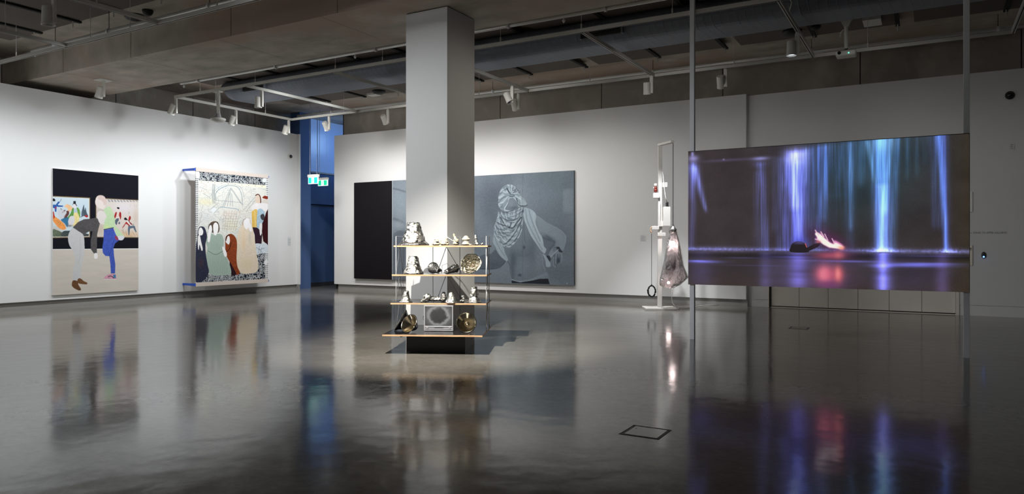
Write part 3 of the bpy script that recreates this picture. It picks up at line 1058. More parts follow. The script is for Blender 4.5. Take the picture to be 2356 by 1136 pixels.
# ------------------------------------------------------------------ 1: painting of two bending figures
def painting_one():
    X = -16.56
    t = thing('painting', (X, 9.54, 0.27), 'tall painting of two bending figures before a black band, left on white wall', 'painting')
    MB().box((XW + 0.002, 8.553, 0.272), (X - 0.001, 10.523, 3.05)).build('stretcher', M['white'], t)
    c = Canvas(0, X, 8.553, 10.523, 0.272, 3.05, 330, 470, (206, 197, 186))
    nz = vnoise(470, 330, 60, 6, 3)
    c.c *= (1 + 0.05 * (nz - 0.5))[:, :, None]
    c.crop(90, 360, 3.342)
    c.poly([(95, 80), (775, 130), (775, 706), (95, 713)], (15, 16, 26))
    c.line([(95, 714), (775, 708)], 5, (238, 238, 236), smooth=False)
    # inner pictures
    c.poly([(95, 300), (393, 315), (393, 622), (95, 628)], (112, 92, 66))
    ip = c.poly([(95, 307), (387, 321), (387, 616), (95, 621)], (226, 222, 206))
    ip = c.poly([(95, 310), (383, 323), (383, 612), (95, 617)], (203, 218, 226))
    c.poly([(434, 315), (775, 333), (775, 626), (434, 622)], (112, 92, 66))
    ir = c.poly([(440, 322), (775, 338), (775, 619), (440, 617)], (214, 203, 194))
    # left inner picture, crop (120,440) x9.464
    c.crop(120, 440, 9.464)
    k = dict(clip=ip)
    c.blob((700, 350), 200, 150, (196, 214, 226), 0.7, clip=ip)
    c.blob((60, 860), 150, 120, (190, 180, 170), 0.8, clip=ip)
    c.poly([(15, 830), (120, 850), (250, 900), (400, 880), (400, 985), (15, 985)], (98, 108, 88), True, tex=0.35, **k)
    c.poly([(240, 870), (420, 860), (560, 900), (800, 930), (800, 975), (240, 985)], (70, 78, 76), True, tex=0.4, seed=5, **k)
    c.poly([(20, 520), (90, 570), (190, 640), (270, 720), (300, 810), (240, 838), (150, 800), (60, 700), (20, 640)], (233, 152, 82), True, tex=0.16, **k)
    c.poly([(15, 450), (30, 430), (60, 560), (30, 600)], (178, 40, 30), **k)
    c.poly([(190, 620), (300, 560), (370, 580), (360, 690), (330, 780), (270, 700)], (58, 116, 152), True, tex=0.15, **k)
    c.poly([(15, 290), (80, 290), (130, 225), (175, 225), (120, 300), (240, 312), (235, 335), (140, 340), (100, 330), (90, 450), (60, 440), (55, 370), (15, 355)], (38, 92, 166), tex=0.1, **k)
    c.line([(180, 215), (200, 165)], 9, (90, 100, 110), **k)
    c.poly([(15, 160), (40, 155), (70, 185), (60, 215), (15, 210)], (22, 22, 28), True, **k)
    c.poly([(60, 330), (95, 330), (90, 390), (60, 380)], (150, 60, 110), **k)
    c.poly([(270, 330), (320, 280), (400, 310), (450, 370), (410, 420), (350, 445), (330, 370)], (238, 192, 146), True, tex=0.1, **k)
    c.poly([(210, 460), (250, 410), (295, 405), (270, 450), (215, 480)], (88, 48, 46), **k)
    c.poly([(245, 545), (310, 480), (310, 430), (360, 430), (365, 500), (300, 575)], (100, 62, 58), True, **k)
    c.line([(190, 380), (215, 405)], 14, (40, 30, 34), **k)
    c.poly([(120, 430), (200, 390), (300, 470), (230, 600), (150, 560)], (206, 204, 210), True, alpha=0.8, **k)
    c.poly([(340, 560), (400, 480), (440, 370), (470, 370), (470, 480), (450, 570), (430, 530), (370, 580)], (96, 150, 72), True, tex=0.15, **k)
    c.poly([(530, 370), (560, 355), (600, 410), (610, 500), (600, 575), (570, 540), (555, 460)], (112, 160, 74), True, tex=0.15, **k)
    c.poly([(470, 370), (535, 370), (550, 470), (470, 480)], (186, 200, 214), **k)
    c.poly([(470, 480), (555, 470), (590, 580), (560, 690), (440, 760), (480, 600)], (232, 214, 150), True, tex=0.1, **k)
    c.poly([(380, 560), (470, 540), (490, 640), (440, 740), (350, 690)], (214, 212, 214), True, **k)
    c.blob((490, 320), 45, 55, (226, 220, 224), 1.0, clip=ip, pw=6)
    c.poly([(462, 215), (512, 208), (516, 270), (545, 315), (530, 320), (500, 275), (460, 275), (440, 300), (445, 280), (462, 262)], (36, 38, 46), **k)
    for q in ([(640, 470), (660, 380), (690, 290), (700, 380), (710, 470)], [(700, 480), (725, 350), (745, 440), (760, 500)],
              [(640, 540), (650, 430), (720, 430), (770, 500), (780, 550), (690, 540)]):
        c.poly(q, (78, 92, 104), True, tex=0.3, **k)
    c.poly([(700, 530), (750, 520), (785, 545), (750, 568)], (176, 40, 44), True, **k)
    c.line([(620, 560), (680, 530)], 16, (90, 104, 112), **k)
    c.blob((380, 750), 60, 22, (120, 112, 110), 0.9, clip=ip)
    c.line([(240, 880), (330, 890), (390, 860)], 14, (44, 60, 66), **k)
    # right inner picture, crop (215,430) x8.736
    c.crop(215, 430, 8.736)
    k = dict(clip=ir)
    c.blob((620, 420), 230, 130, (222, 214, 220), 0.8, clip=ir)
    c.blob((700, 960), 230, 70, (214, 178, 140), 0.9, clip=ir)
    c.blob((850, 600), 50, 140, (206, 186, 172), 0.7, clip=ir)
    c.blob((150, 500), 90, 60, (184, 172, 162), 0.8, clip=ir)
    c.blob((140, 850), 80, 140, (196, 178, 162), 0.8, clip=ir)
    for x in range(300, 900, 62):
        c.poly([(x - 20, 235 + x * 0.04), (x + 15, 240 + x * 0.04), (x + 45, 300), (x + 10, 300)], (134, 138, 144), alpha=0.8, **k)
    for x in (745, 830, 870):
        c.line([(x, 350), (x - 12, 400)], 6, (180, 178, 182), **k)
    c.poly([(405, 640), (430, 545), (450, 505), (470, 515), (455, 590), (425, 640)], (160, 34, 34), True, **k)
    c.poly([(520, 510), (550, 510), (560, 580), (545, 655), (525, 600), (510, 560)], (160, 34, 34), True, **k)
    c.poly([(470, 510), (520, 505), (512, 600), (505, 630), (465, 630)], (228, 214, 206), **k)
    c.line([(485, 520), (500, 560), (488, 610)], 5, (190, 110, 90), **k)
    c.blob((492, 462), 17, 26, (230, 208, 196), 1, clip=ir, pw=5)
    c.poly([(470, 410), (515, 408), (522, 436), (500, 445), (480, 432)], (20, 20, 26), True, **k)
    c.poly([(440, 660), (480, 630), (508, 632), (505, 680), (485, 700), (470, 760), (450, 750), (435, 715)], (86, 98, 112), True, **k)
    c.poly([(500, 720), (530, 690), (535, 740), (505, 748)], (86, 98, 112), **k)
    c.poly([(612, 640), (645, 612), (685, 660), (640, 665)], (20, 22, 28), True, **k)
    c.poly([(575, 825), (630, 740), (660, 700), (700, 740), (735, 770), (720, 785), (655, 742), (610, 800)], (166, 34, 36), True, **k)
    c.poly([(705, 670), (720, 590), (745, 590), (750, 640), (725, 690), (780, 745), (750, 750)], (166, 34, 36), True, **k)
    c.line([(715, 500), (712, 545)], 5, (120, 116, 120), **k)
    c.line([(680, 690), (750, 780), (810, 770)], 13, (232, 224, 220), **k)
    c.line([(690, 660), (790, 770), (810, 745)], 7, (24, 24, 30), **k)
    c.poly([(700, 780), (830, 780), (868, 905), (850, 912), (800, 822), (735, 838), (722, 965), (705, 972), (692, 860)], (92, 106, 120), **k)
    for a, b in (((650, 880), (670, 970)), ((770, 880), (840, 990)), ((680, 980), (790, 988)), ((860, 930), (895, 1000)), ((560, 860), (640, 930)), ((590, 800), (600, 930))):
        c.line([a, b], 5, (150, 112, 86), alpha=0.8, **k)
    # the standing bent man
    c.crop(90, 360, 3.342)
    c.poly([(258, 545), (300, 503), (345, 482), (395, 478), (440, 470), (460, 488), (468, 512), (458, 548), (446, 600), (444, 744),
            (422, 746), (398, 712), (396, 650), (410, 580), (408, 572), (380, 578), (340, 602), (318, 590), (288, 566)], (82, 79, 80), tex=0.28, cells=30)
    c.poly([(258, 548), (300, 572), (338, 600), (348, 650), (348, 745), (336, 800), (322, 880), (318, 952), (262, 955), (262, 870),
            (276, 800), (262, 730), (232, 680), (222, 620), (236, 575)], (198, 197, 197), True, tex=0.03)
    c.line([(315, 620), (316, 760), (300, 830)], 2.5, (176, 174, 172))
    c.poly([(252, 975), (262, 952), (296, 958), (302, 985), (322, 1020), (310, 1030), (280, 1018), (255, 998)], (104, 72, 44), True, tex=0.25)
    c.poly([(296, 945), (316, 936), (345, 958), (370, 970), (364, 982), (318, 978), (300, 970)], (112, 78, 48), True, tex=0.25)
    c.poly([(424, 746), (446, 744), (450, 775), (440, 786), (424, 780)], (236, 234, 232), True)
    # the man's head behind the boy, pale
    c.poly([(446, 440), (470, 415), (510, 430), (522, 455), (520, 490), (500, 520), (470, 515), (455, 490)], (222, 214, 210), True)
    # the standing figure on one leg
    c.poly([(434, 330), (448, 304), (475, 297), (500, 306), (514, 330), (516, 352), (508, 380), (500, 405), (470, 400), (452, 388), (436, 372), (431, 352)], (226, 214, 208), True, tex=0.04)
    c.poly([(450, 305), (478, 297), (502, 308), (516, 335), (518, 360), (500, 375), (490, 350), (474, 335), (456, 330)], (206, 178, 172), True, alpha=0.6)
    c.poly([(497, 410), (530, 386), (550, 392), (568, 430), (582, 480), (586, 530), (612, 560), (634, 590), (652, 608), (646, 620), (620, 640),
            (580, 615), (586, 590), (572, 548), (500, 558), (500, 520), (508, 480), (520, 460)], (190, 214, 172), True, tex=0.05)
    c.blob((520, 540), 25, 20, (206, 222, 150), 0.7)
    c.line([(498, 562), (540, 552), (572, 547)], 6, (20, 24, 50))
    c.poly([(498, 565), (570, 550), (586, 590), (600, 618), (616, 642), (584, 668), (572, 700), (576, 760), (586, 830), (584, 898), (552, 898),
            (548, 830), (540, 766), (510, 764), (490, 740), (486, 700), (494, 650)], (66, 88, 178), tex=0.28, cells=30)
    c.line([(575, 640), (540, 760)], 3, (40, 54, 130))
    c.poly([(604, 615), (640, 608), (656, 620), (640, 642), (612, 640)], (214, 214, 220), True)
    c.poly([(582, 612), (600, 614), (610, 640), (590, 640)], (150, 60, 92), True)
    c.poly([(500, 935), (512, 918), (548, 902), (588, 905), (592, 930), (590, 942), (504, 942)], (206, 150, 170), True, tex=0.4, cells=60)
    c.poly([(570, 908), (588, 908), (590, 934), (572, 932)], (60, 128, 176))
    c.line([(530, 926), (552, 918), (575, 934)], 5, (24, 24, 34))
    c.line([(500, 943), (592, 943)], 4, (226, 232, 226))
    c.build('painted_canvas', canvas_mat, t, 0.0)
painting_one()


# ------------------------------------------------------------------ 2: painted cloth on blue brackets
def painting_cloth():
    X = -16.12
    y0, y1 = P(450, 500, 0, X).y, P(616.5, 500, 0, X).y
    ztop, zbot = P(450, 385, 0, X).z, P(450, 659, 0, X).z
    t = thing('painted_cloth', (X, (y0 + y1) / 2, zbot), 'painted figure cloth hung from two rails clear of the white wall on blue brackets', 'painting')
    nx, ny = 460, 680
    c = Canvas(0, X, y0, y1, zbot + 0.09, ztop - 0.09, nx, ny, (20, 26, 42))
    # black and white doodle ground: thin light contour lines of warped noise
    def contour(n, k, w_):
        """soft-edged level lines of a noise field, w_ cells wide"""
        f = n * k
        gy, gx = np.gradient(f)
        g = np.hypot(gx, gy) + 0.012
        d = np.abs((f % 1.0) - 0.5) / g
        return np.clip((w_ - d) / 1.0 + 0.5, 0, 1)
    n1 = vnoise(ny, nx, 60, 40, 21, 1)
    n2 = vnoise(ny, nx, 30, 60, 22, 1)
    ln = np.clip(contour(n1, 3.0, 0.9) + contour(n2, 2.2, 0.9), 0, 1)[:, :, None]
    c.c = c.c * (1 - ln) + np.array([208, 210, 208.]) * ln
    # side borders: dashes
    dash = (((c.Y * 0.36) % 4.0) < 2.0) & (c.X < nx * 0.045)
    c.c[(c.X < nx * 0.045)] = (216, 216, 212)
    c.c[dash & ((c.X % 9) < 6)] = (30, 36, 56)
    rgt = c.X > nx * 0.955
    c.c[rgt] = (220, 220, 218)
    c.c[rgt & (((c.Y * 0.3) % 4.0) < 1.6) & (c.X % 7 < 4)] = (30, 36, 56)
    # the light drawing field
    c.crop(400, 360, 3.55)
    fld = c.poly([(198, 194), (752, 236), (760, 330), (768, 430), (768, 700), (660, 760), (680, 860), (560, 940), (300, 960), (196, 960), (196, 600)], (218, 216, 208))
    r = np.random.default_rng(5)
    n3 = vnoise(ny, nx, 22, 15, 31, 2, 0.4)
    n4 = vnoise(ny, nx, 34, 24, 32, 1)
    ht = vnoise(ny, nx, 5, 4, 33, 1)
    # calm places: sky of the arch
    Yf, Xf = c.Y / ny, c.X / nx
    calm = np.exp(-(((Xf - 0.48) / 0.16) ** 2 + ((Yf - 0.24) / 0.10) ** 2) ** 2) + np.exp(-(((Xf - 0.88) / 0.09) ** 2 + ((Yf - 0.16) / 0.06) ** 2) ** 2)
    a = (contour(n3, 3.2, 0.35) + 0.7 * contour(n4, 2.2, 0.35)) * np.clip(1.1 - calm, 0, 1) * fld * 0.8
    a = np.clip(a, 0, 1)[:, :, None]
    tint = np.where((ht > 0.55)[:, :, None], np.array([150, 118, 104.]), np.array([98, 112, 124.]))
    c.c = c.c * (1 - a) + tint * a
    for p, rx, ry, col, al in (((260, 370), 70, 30, (226, 214, 160), .8), ((470, 560), 60, 50, (226, 220, 176), .6), ((450, 470), 70, 40, (228, 206, 192), .5),
                               ((600, 300), 60, 40, (222, 208, 202), .5), ((280, 480), 60, 60, (206, 210, 216), .5), ((380, 250), 60, 20, (200, 214, 220), .6)):
        c.blob(p, rx, ry, col, al * 0.6, clip=fld)
    c.poly([(198, 194), (752, 236), (752, 256), (198, 214)], (232, 228, 204))
    for i in range(11):
        c.blob((225 + i * 55, 206 + i * 4.2), 3.2, 3.2, (40, 44, 60), 1, pw=6)
    # arch, tent frame, trees, boards of the floor
    L = (110, 124, 134)
    c.line([(345, 355), (342, 300), (380, 262), (440, 238), (505, 243), (540, 275), (556, 330), (560, 400)], 5, (132, 146, 154))
    c.line([(330, 350), (328, 290), (375, 248), (440, 226), (515, 232), (556, 268), (572, 330)], 3, (140, 150, 156))
    c.line([(342, 357), (548, 375)], 2.5, L)
    for q in ([(462, 258), (398, 410)], [(470, 258), (410, 412)], [(466, 262), (548, 385)], [(462, 290), (460, 400)], [(472, 300), (480, 405)], [(455, 300), (437, 405)], [(474, 262), (556, 388)]):
        c.line(q, 3, (120, 130, 136))
    c.line([(385, 412), (440, 418), (520, 430), (530, 445)], 6, (150, 166, 176))
    for x in (318, 328, 336):
        c.line([(x, 225), (x - 4, 300), (x + 2, 380)], 3, (110, 118, 122))
    for i in range(7):
        c.line([(410 + i * 22, 440), (396 + i * 18, 600)], 2, (176, 148, 136))
        c.line([(405, 460 + i * 22), (520, 470 + i * 20)], 2, (180, 156, 140))
    for a_, b_ in (((565, 440), (665, 330)), ((590, 450), (670, 350)), ((205, 560), (230, 470)), ((240, 300), (300, 340)), ((210, 250), (270, 270)), ((300, 430), (360, 380)), ((330, 460), (380, 410))):
        c.line([a_, b_], 2.5, (128, 136, 142))
    c.poly([(300, 440), (330, 415), (352, 430), (322, 462)], (222, 224, 226))
    # right upper figures
    c.poly([(664, 360), (672, 316), (690, 306), (706, 330), (708, 372), (700, 392), (670, 376)], (216, 196, 180), True)
    c.line([(668, 318), (686, 308), (702, 322), (710, 358), (706, 392)], 9, (86, 34, 24))
    c.poly([(722, 336), (742, 320), (768, 330), (764, 348), (735, 342)], (128, 44, 28), True)
    c.poly([(718, 384), (726, 350), (768, 352), (770, 388)], (206, 196, 188))
    c.poly([(640, 400), (700, 380), (770, 390), (768, 440), (650, 440)], (228, 222, 222), True)
    c.blob((678, 395), 16, 20, (232, 226, 226), 1, pw=5)
    c.poly([(636, 450), (660, 430), (680, 432), (680, 576), (640, 578)], (216, 176, 84), tex=0.12)
    c.poly([(652, 440), (668, 436), (672, 575), (660, 575)], (226, 196, 130), alpha=0.7)
    c.poly([(684, 440), (708, 424), (736, 444), (744, 470), (736, 520), (700, 580), (680, 600), (676, 520)], (164, 186, 200), True, tex=0.2)
    c.poly([(708, 480), (730, 468), (742, 492), (732, 520), (712, 508)], (58, 58, 64), True, tex=0.5, cells=60)
    c.poly([(770, 425), (752, 460), (738, 510), (722, 545), (716, 590), (730, 690), (770, 730)], (54, 16, 22), tex=0.2)
    c.poly([(640, 576), (680, 580), (714, 610), (722, 640), (716, 712), (664, 716), (660, 640)], (50, 30, 42), tex=0.3)
    c.poly([(698, 570), (712, 540), (722, 560), (716, 630), (704, 640)], (226, 220, 220), True)
    c.poly([(664, 716), (716, 712), (744, 704), (770, 730), (768, 780), (690, 800), (690, 850), (668, 800)], (206, 214, 220), True, tex=0.12)
    for q in ([(672, 740), (720, 780), (700, 820)], [(700, 730), (690, 790)], [(690, 760), (740, 750)], [(720, 740), (700, 800)]):
        c.line(q, 2.5, (84, 92, 100))
    c.poly([(674, 800), (684, 800), (686, 830), (676, 828)], (30, 32, 40))
    c.poly([(740, 852), (760, 840), (770, 862), (756, 880), (738, 876)], (232, 232, 230), True)
    # the long pale robe
    c.poly([(560, 540), (580, 508), (600, 500), (622, 520), (640, 570), (655, 640), (668, 730), (680, 820), (690, 890), (678, 938), (620, 955),
            (560, 955), (524, 920), (512, 840), (514, 720), (524, 620), (545, 575)], (222, 206, 184), True, tex=0.07)
    c.blob((570, 700), 14, 90, (226, 190, 150), 0.6)
    c.blob((620, 660), 12, 60, (184, 180, 172), 0.5)
    c.blob((590, 880), 60, 50, (220, 198, 160), 0.5)
    c.poly([(572, 560), (575, 520), (598, 502), (616, 515), (618, 560), (600, 592), (584, 588)], (238, 234, 234), True)
    c.line([(560, 560), (566, 525), (585, 506)], 7, (170, 156, 148))
    c.poly([(600, 520), (632, 560), (636, 610), (616, 600)], (236, 232, 232), True)
    # brown cloak child
    c.poly([(420, 690), (425, 655), (445, 636), (472, 632), (496, 650), (512, 680), (516, 730), (512, 830), (520, 900), (540, 950), (500, 965),
            (470, 900), (450, 850), (425, 800), (420, 740)], (134, 62, 32), True, tex=0.3)
    c.poly([(424, 690), (434, 655), (452, 650), (458, 690), (448, 718), (430, 705)], (234, 228, 226), True)
    c.line([(424, 685), (434, 652), (452, 640)], 9, (60, 30, 22))
    c.poly([(455, 860), (480, 900), (510, 960), (470, 965)], (42, 24, 30), True)
    c.line([(420, 780), (450, 760), (470, 700)], 6, (60, 24, 18))
    # green robed woman
    c.poly([(300, 625), (330, 640), (360, 630), (392, 640), (408, 690), (405, 740), (400, 770), (430, 820), (455, 880), (468, 955), (420, 968),
            (330, 972), (285, 950), (268, 880), (262, 810), (275, 750), (262, 700), (270, 660)], (160, 176, 164), True, tex=0.12, cells=40)
    for i in range(12):
        x = 285 + i * 13
        c.line([(x, 800), (x + 4, 870), (x + 8, 950)], 2, (122, 142, 132), alpha=0.7)
    c.line([(280, 770), (340, 800), (400, 772)], 5, (104, 124, 114))
    for i in range(8):
        c.line([(300 + i * 12, 650), (310 + i * 9, 760)], 2, (130, 150, 138), alpha=0.7)
    c.poly([(286, 605), (282, 570), (300, 540), (330, 528), (358, 535), (372, 570), (370, 610), (352, 625), (310, 620)], (88, 72, 62), True, tex=0.3)
    c.poly([(322, 560), (342, 538), (362, 560), (360, 610), (340, 645), (325, 620)], (238, 234, 232), True)
    c.poly([(276, 690), (280, 630), (290, 570), (306, 562), (312, 600), (302, 640), (292, 695)], (238, 234, 232), True)
    c.poly([(395, 740), (412, 745), (432, 790), (430, 815), (412, 812)], (238, 234, 232), True)
    # dark blue robed woman
    c.poly([(196, 620), (205, 580), (225, 570), (250, 580), (266, 620), (270, 660), (258, 720), (262, 800), (275, 880), (285, 950), (240, 1015),
            (180, 1020), (180, 760), (190, 680)], (46, 48, 66), True, tex=0.3)
    c.poly([(200, 620), (210, 585), (226, 582), (240, 610), (232, 640), (206, 642)], (236, 232, 230), True)
    c.poly([(198, 650), (212, 645), (222, 690), (236, 755), (226, 768), (210, 720), (204, 760), (198, 750), (195, 700)], (236, 232, 230), True)
    c.blob((222, 870), 22, 40, (74, 52, 54), 0.6)
    c.poly([(176, 122), (205, 122), (212, 150), (210, 175), (186, 178), (178, 150)], (222, 224, 226), True)
    c.poly([(730, 178), (756, 176), (752, 205), (735, 212), (724, 200)], (222, 224, 226), True)
    c.c = np.clip(c.c, 0, 255)
    c.build('printed_cloth', cloth_mat, t, 0.0)
    lm = mat('pale_linen', srgb(206, 192, 182), 0.85, var=0.05, scale=25, bump=0.2)
    MB().box((X - 0.012, y0, zbot + 0.05), (X - 0.004, y1, ztop - 0.05)).build('cloth_back', lm, t)
    MB().box((X - 0.03, y0, ztop - 0.095), (X + 0.012, y1 + 0.01, ztop)).build('linen_rail', lm, t)
    MB().box((X - 0.03, y0, zbot), (X + 0.012, y1 + 0.01, zbot + 0.1)).build('linen_rail', lm, t)
    for yy in (y0, y1):
        for zz in (ztop - 0.045, zbot + 0.05):
            m = MB()
            e = 0.028 if yy == y0 else 0.02
            yb = yy - 0.012 if yy == y0 else yy + 0.02
            m.quadbox([(XW + 0.002, yb - 0.02, zz - 0.022), (X, yb - 0.02, zz - e - 0.01), (X, yb + 0.02, zz - e - 0.01), (XW + 0.002, yb + 0.02, zz - 0.022),
                       (XW + 0.002, yb - 0.02, zz + 0.026), (X, yb - 0.02, zz + e), (X, yb + 0.02, zz + e), (XW + 0.002, yb + 0.02, zz + 0.026)])
            m.build('bracket', M['bluetape'], t)
painting_cloth()


# ------------------------------------------------------------------ 3: wide photographic panels of a masked figure
def photo_panels():
    Y = 16.36
    x0, x1 = -14.96, -7.668
    t = thing('photo_panels', ((x0 + x1) / 2, Y, 0.35), 'wide blue-grey photographic canvas of a figure with wrapped head, behind the column', 'picture')
    MB().box((x0, Y + 0.002, 0.352), (x1, YW - 0.002, 3.24)).build('stretcher', mat('canvas_edge', srgb(58, 62, 66), 0.8), t)
    bl = mat('black_canvas', srgb(20, 17, 21), 0.6, var=0.1, spec=0.15)
    MB().box((x0, Y - 0.02, 0.352), (-13.515, Y, 3.235)).build('black_panel', bl, t)
    xa = -13.508
    nx, ny = 900, 440
    c = Canvas(1, Y, xa, x1, 0.352, 3.24, nx, ny, (112, 122, 132))
    big = vnoise(ny, nx, 4, 7, 41, 3, 0.6)
    fine = vnoise(ny, nx, 110, 220, 42, 2)
    Yf, Xf = c.Y / ny, c.X / nx
    c.c += ((big - 0.5) * 34)[:, :, None]
    c.crop(1120, 380, 3.919)
    c.blob((60, 250), 160, 120, (88, 97, 108), 0.8)
    c.blob((40, 400), 120, 140, (86, 94, 104), 0.7)
    c.blob((560, 140), 220, 90, (104, 117, 126), 0.8)
    c.blob((600, 330), 200, 120, (106, 118, 128), 0.7)
    c.blob((620, 720), 200, 160, (94, 104, 114), 0.7)
    c.blob((640, 950), 200, 60, (96, 106, 116), 0.6)
    c.poly([(688, 215), (780, 212), (780, 430), (690, 420)], (134, 148, 156), alpha=0.6, soft=5)
    c.blob((100, 960), 200, 70, (118, 129, 138), 0.7)
    c.blob((300, 1045), 400, 20, (112, 124, 134), 0.7)
    # left strip seen beside the black panel
    c.crop(800, 380, 3.787)
    c.blob((455, 350), 110, 160, (140, 152, 162), 0.8)
    c.line([(386, 200), (450, 215), (560, 250)], 12, (98, 106, 116), alpha=0.8, soft=3)
    c.line([(386, 465), (440, 480), (560, 540)], 18, (100, 108, 118), alpha=0.8, soft=4)
    c.blob((450, 520), 60, 30, (150, 160, 168), 0.7)
    c.poly([(395, 640), (410, 590), (450, 570), (500, 580), (540, 620), (560, 760), (540, 1000), (390, 1000)], (92, 98, 108), True, alpha=0.75, soft=2)
    c.blob((450, 900), 80, 60, (118, 128, 136), 0.6)
    # the figure
    c.crop(1120, 380, 3.919)
    sk, sk2 = (108, 119, 129), (84, 94, 104)
    arm = c.poly([(-60, 820), (30, 800), (80, 760), (130, 780), (165, 850), (150, 890), (100, 920), (40, 935), (-60, 930)], (86, 95, 105), True, soft=1)
    c.blob((60, 900), 90, 30, (72, 80, 90), 0.6, clip=arm)
    body = c.poly([(70, 600), (110, 500), (250, 380), (330, 390), (430, 440), (480, 600), (500, 780), (505, 880), (530, 960), (560, 1030), (400, 1050), (250, 1045), (225, 980),
                   (210, 900), (175, 860), (120, 820), (75, 740)], sk, True)
    c.blob((290, 900), 80, 120, (108, 120, 130), 0.7, clip=body)
    c.blob((470, 860), 40, 140, (124, 136, 146), 0.6, clip=body)
    c.blob((230, 960), 25, 90, (74, 84, 94), 0.6, clip=body)
    c.blob((300, 800), 120, 40, (88, 98, 108), 0.5, clip=body)
    c.blob((400, 760), 40, 100, (88, 98, 108), 0.5, clip=body)
    c.blob((336, 740), 11, 13, (62, 70, 80), 0.9, clip=body)
    c.blob((298, 990), 17, 11, (50, 57, 66), 0.9, clip=body)
    c.line([(325, 400), (335, 560), (345, 700)], 5, (80, 90, 100), alpha=0.6, soft=2, clip=body)
    ra = c.poly([(425, 450), (470, 462), (540, 515), (630, 560), (690, 605), (716, 645), (708, 710), (690, 762), (665, 770), (620, 780), (590, 830), (560, 860), (540, 820), (570, 760), (615, 690),
                 (560, 670), (490, 640), (450, 560)], (127, 139, 149), True, soft=1)
    c.blob((640, 590), 80, 25, (122, 134, 144), 0.7, rot=30, clip=ra)
    c.blob((560, 655), 60, 18, (72, 82, 92), 0.7, rot=25, clip=ra)
    c.blob((690, 680), 14, 50, (124, 136, 146), 0.6, clip=ra)
    c.blob((610, 740), 25, 40, (80, 90, 100), 0.5, rot=-30, clip=ra)
    c.line([(430, 455), (470, 470), (540, 520), (630, 565), (690, 608), (714, 650), (706, 710), (686, 760)], 4, (140, 153, 162), soft=2, alpha=0.6)
    c.line([(478, 622), (500, 645), (560, 672), (612, 690), (600, 720), (570, 760), (545, 812)], 9, (74, 84, 94), soft=4, alpha=0.8)
    c.line([(182, 862), (208, 905), (214, 960), (228, 1020)], 4, (64, 72, 82), soft=2, alpha=0.9)
    c.line([(498, 800), (505, 880), (528, 950)], 4, (150, 162, 170), soft=2, alpha=0.8)
    c.blob((240, 850), 30, 60, (74, 84, 94), 0.7, clip=body)
    c.blob((330, 930), 60, 70, (116, 128, 138), 0.6, clip=body)
    c.blob((430, 620), 30, 90, (84, 94, 104), 0.5, clip=body)
    c.line([(-60, 932), (40, 936), (110, 922), (158, 880), (164, 850), (135, 785)], 5, (50, 57, 66), soft=2, alpha=0.9)
    # hand and stone
    hd = c.poly([(598, 800), (630, 770), (670, 780), (684, 820), (680, 870), (650, 880), (625, 920), (600, 910), (595, 860)], (120, 131, 141), True)
    for q in ([(615, 800), (608, 850), (618, 905)], [(640, 800), (635, 860), (628, 915)], [(660, 800), (660, 850), (650, 878)]):
        c.line(q, 4, (62, 70, 80), clip=hd)
    c.blob((645, 860), 14, 30, (52, 58, 68), 0.9, clip=hd)
    c.poly([(625, 740), (650, 735), (668, 760), (684, 782), (660, 785), (640, 765)], (56, 62, 70), True)
    c.line([(560, 840), (600, 800), (645, 760)], 6, (150, 162, 170))
    c.line([(575, 850), (610, 808)], 3, (70, 78, 88))
    c.poly([(530, 830), (556, 812), (575, 835), (570, 865), (548, 862)], (54, 60, 70), True)
    # shirt tail at the right
    sh = c.poly([(335, 390), (360, 385), (415, 408), (445, 450), (440, 520), (470, 600), (500, 650), (516, 730), (536, 755), (520, 795), (490, 770), (440, 700), (400, 640), (365, 560), (335, 480)], (156, 170, 180), True)
    for q, w_, col in (([(380, 400), (400, 480), (430, 560), (480, 680)], 7, (120, 134, 144)), ([(350, 400), (365, 500), (420, 620), (500, 760)], 6, (118, 132, 142)),
                       ([(420, 430), (425, 500), (460, 600), (510, 700)], 6, (166, 180, 188)), ([(340, 440), (360, 540), (410, 640)], 5, (164, 178, 186))):
        c.line(q, w_, col, clip=sh, soft=2)
    c.poly([(505, 800), (530, 815), (560, 860), (575, 890), (570, 915), (535, 912), (528, 860)], (148, 162, 172), True)
    # left shirt tail
    ls = c.poly([(62, 640), (55, 690), (80, 740), (110, 800), (150, 845), (180, 865), (190, 845), (165, 790), (150, 740), (90, 640), (70, 580)], (142, 156, 166), True)
    c.line([(70, 640), (100, 720), (160, 820)], 5, (112, 124, 134), clip=ls)
    # waist band and black trousers
    c.line([(228, 1035), (300, 1052), (400, 1035), (480, 1000), (540, 985)], 16, (138, 152, 162), soft=2)
    c.poly([(480, 990), (540, 960), (556, 1020), (470, 1022), (400, 1035), (330, 1050)], (120, 133, 143), True, alpha=0.8)
    c.poly([(222, 1036), (300, 1056), (400, 1040), (480, 1024), (552, 1022), (568, 1072), (225, 1062)], (38, 42, 50))
    # the wrapped cloth over the chest
    ch = c.poly([(112, 415), (200, 420), (300, 380), (338, 392), (330, 470), (318, 580), (290, 650), (245, 710), (205, 740), (160, 735), (110, 690), (70, 620), (66, 560), (85, 500), (100, 450)], (138, 151, 161), True)
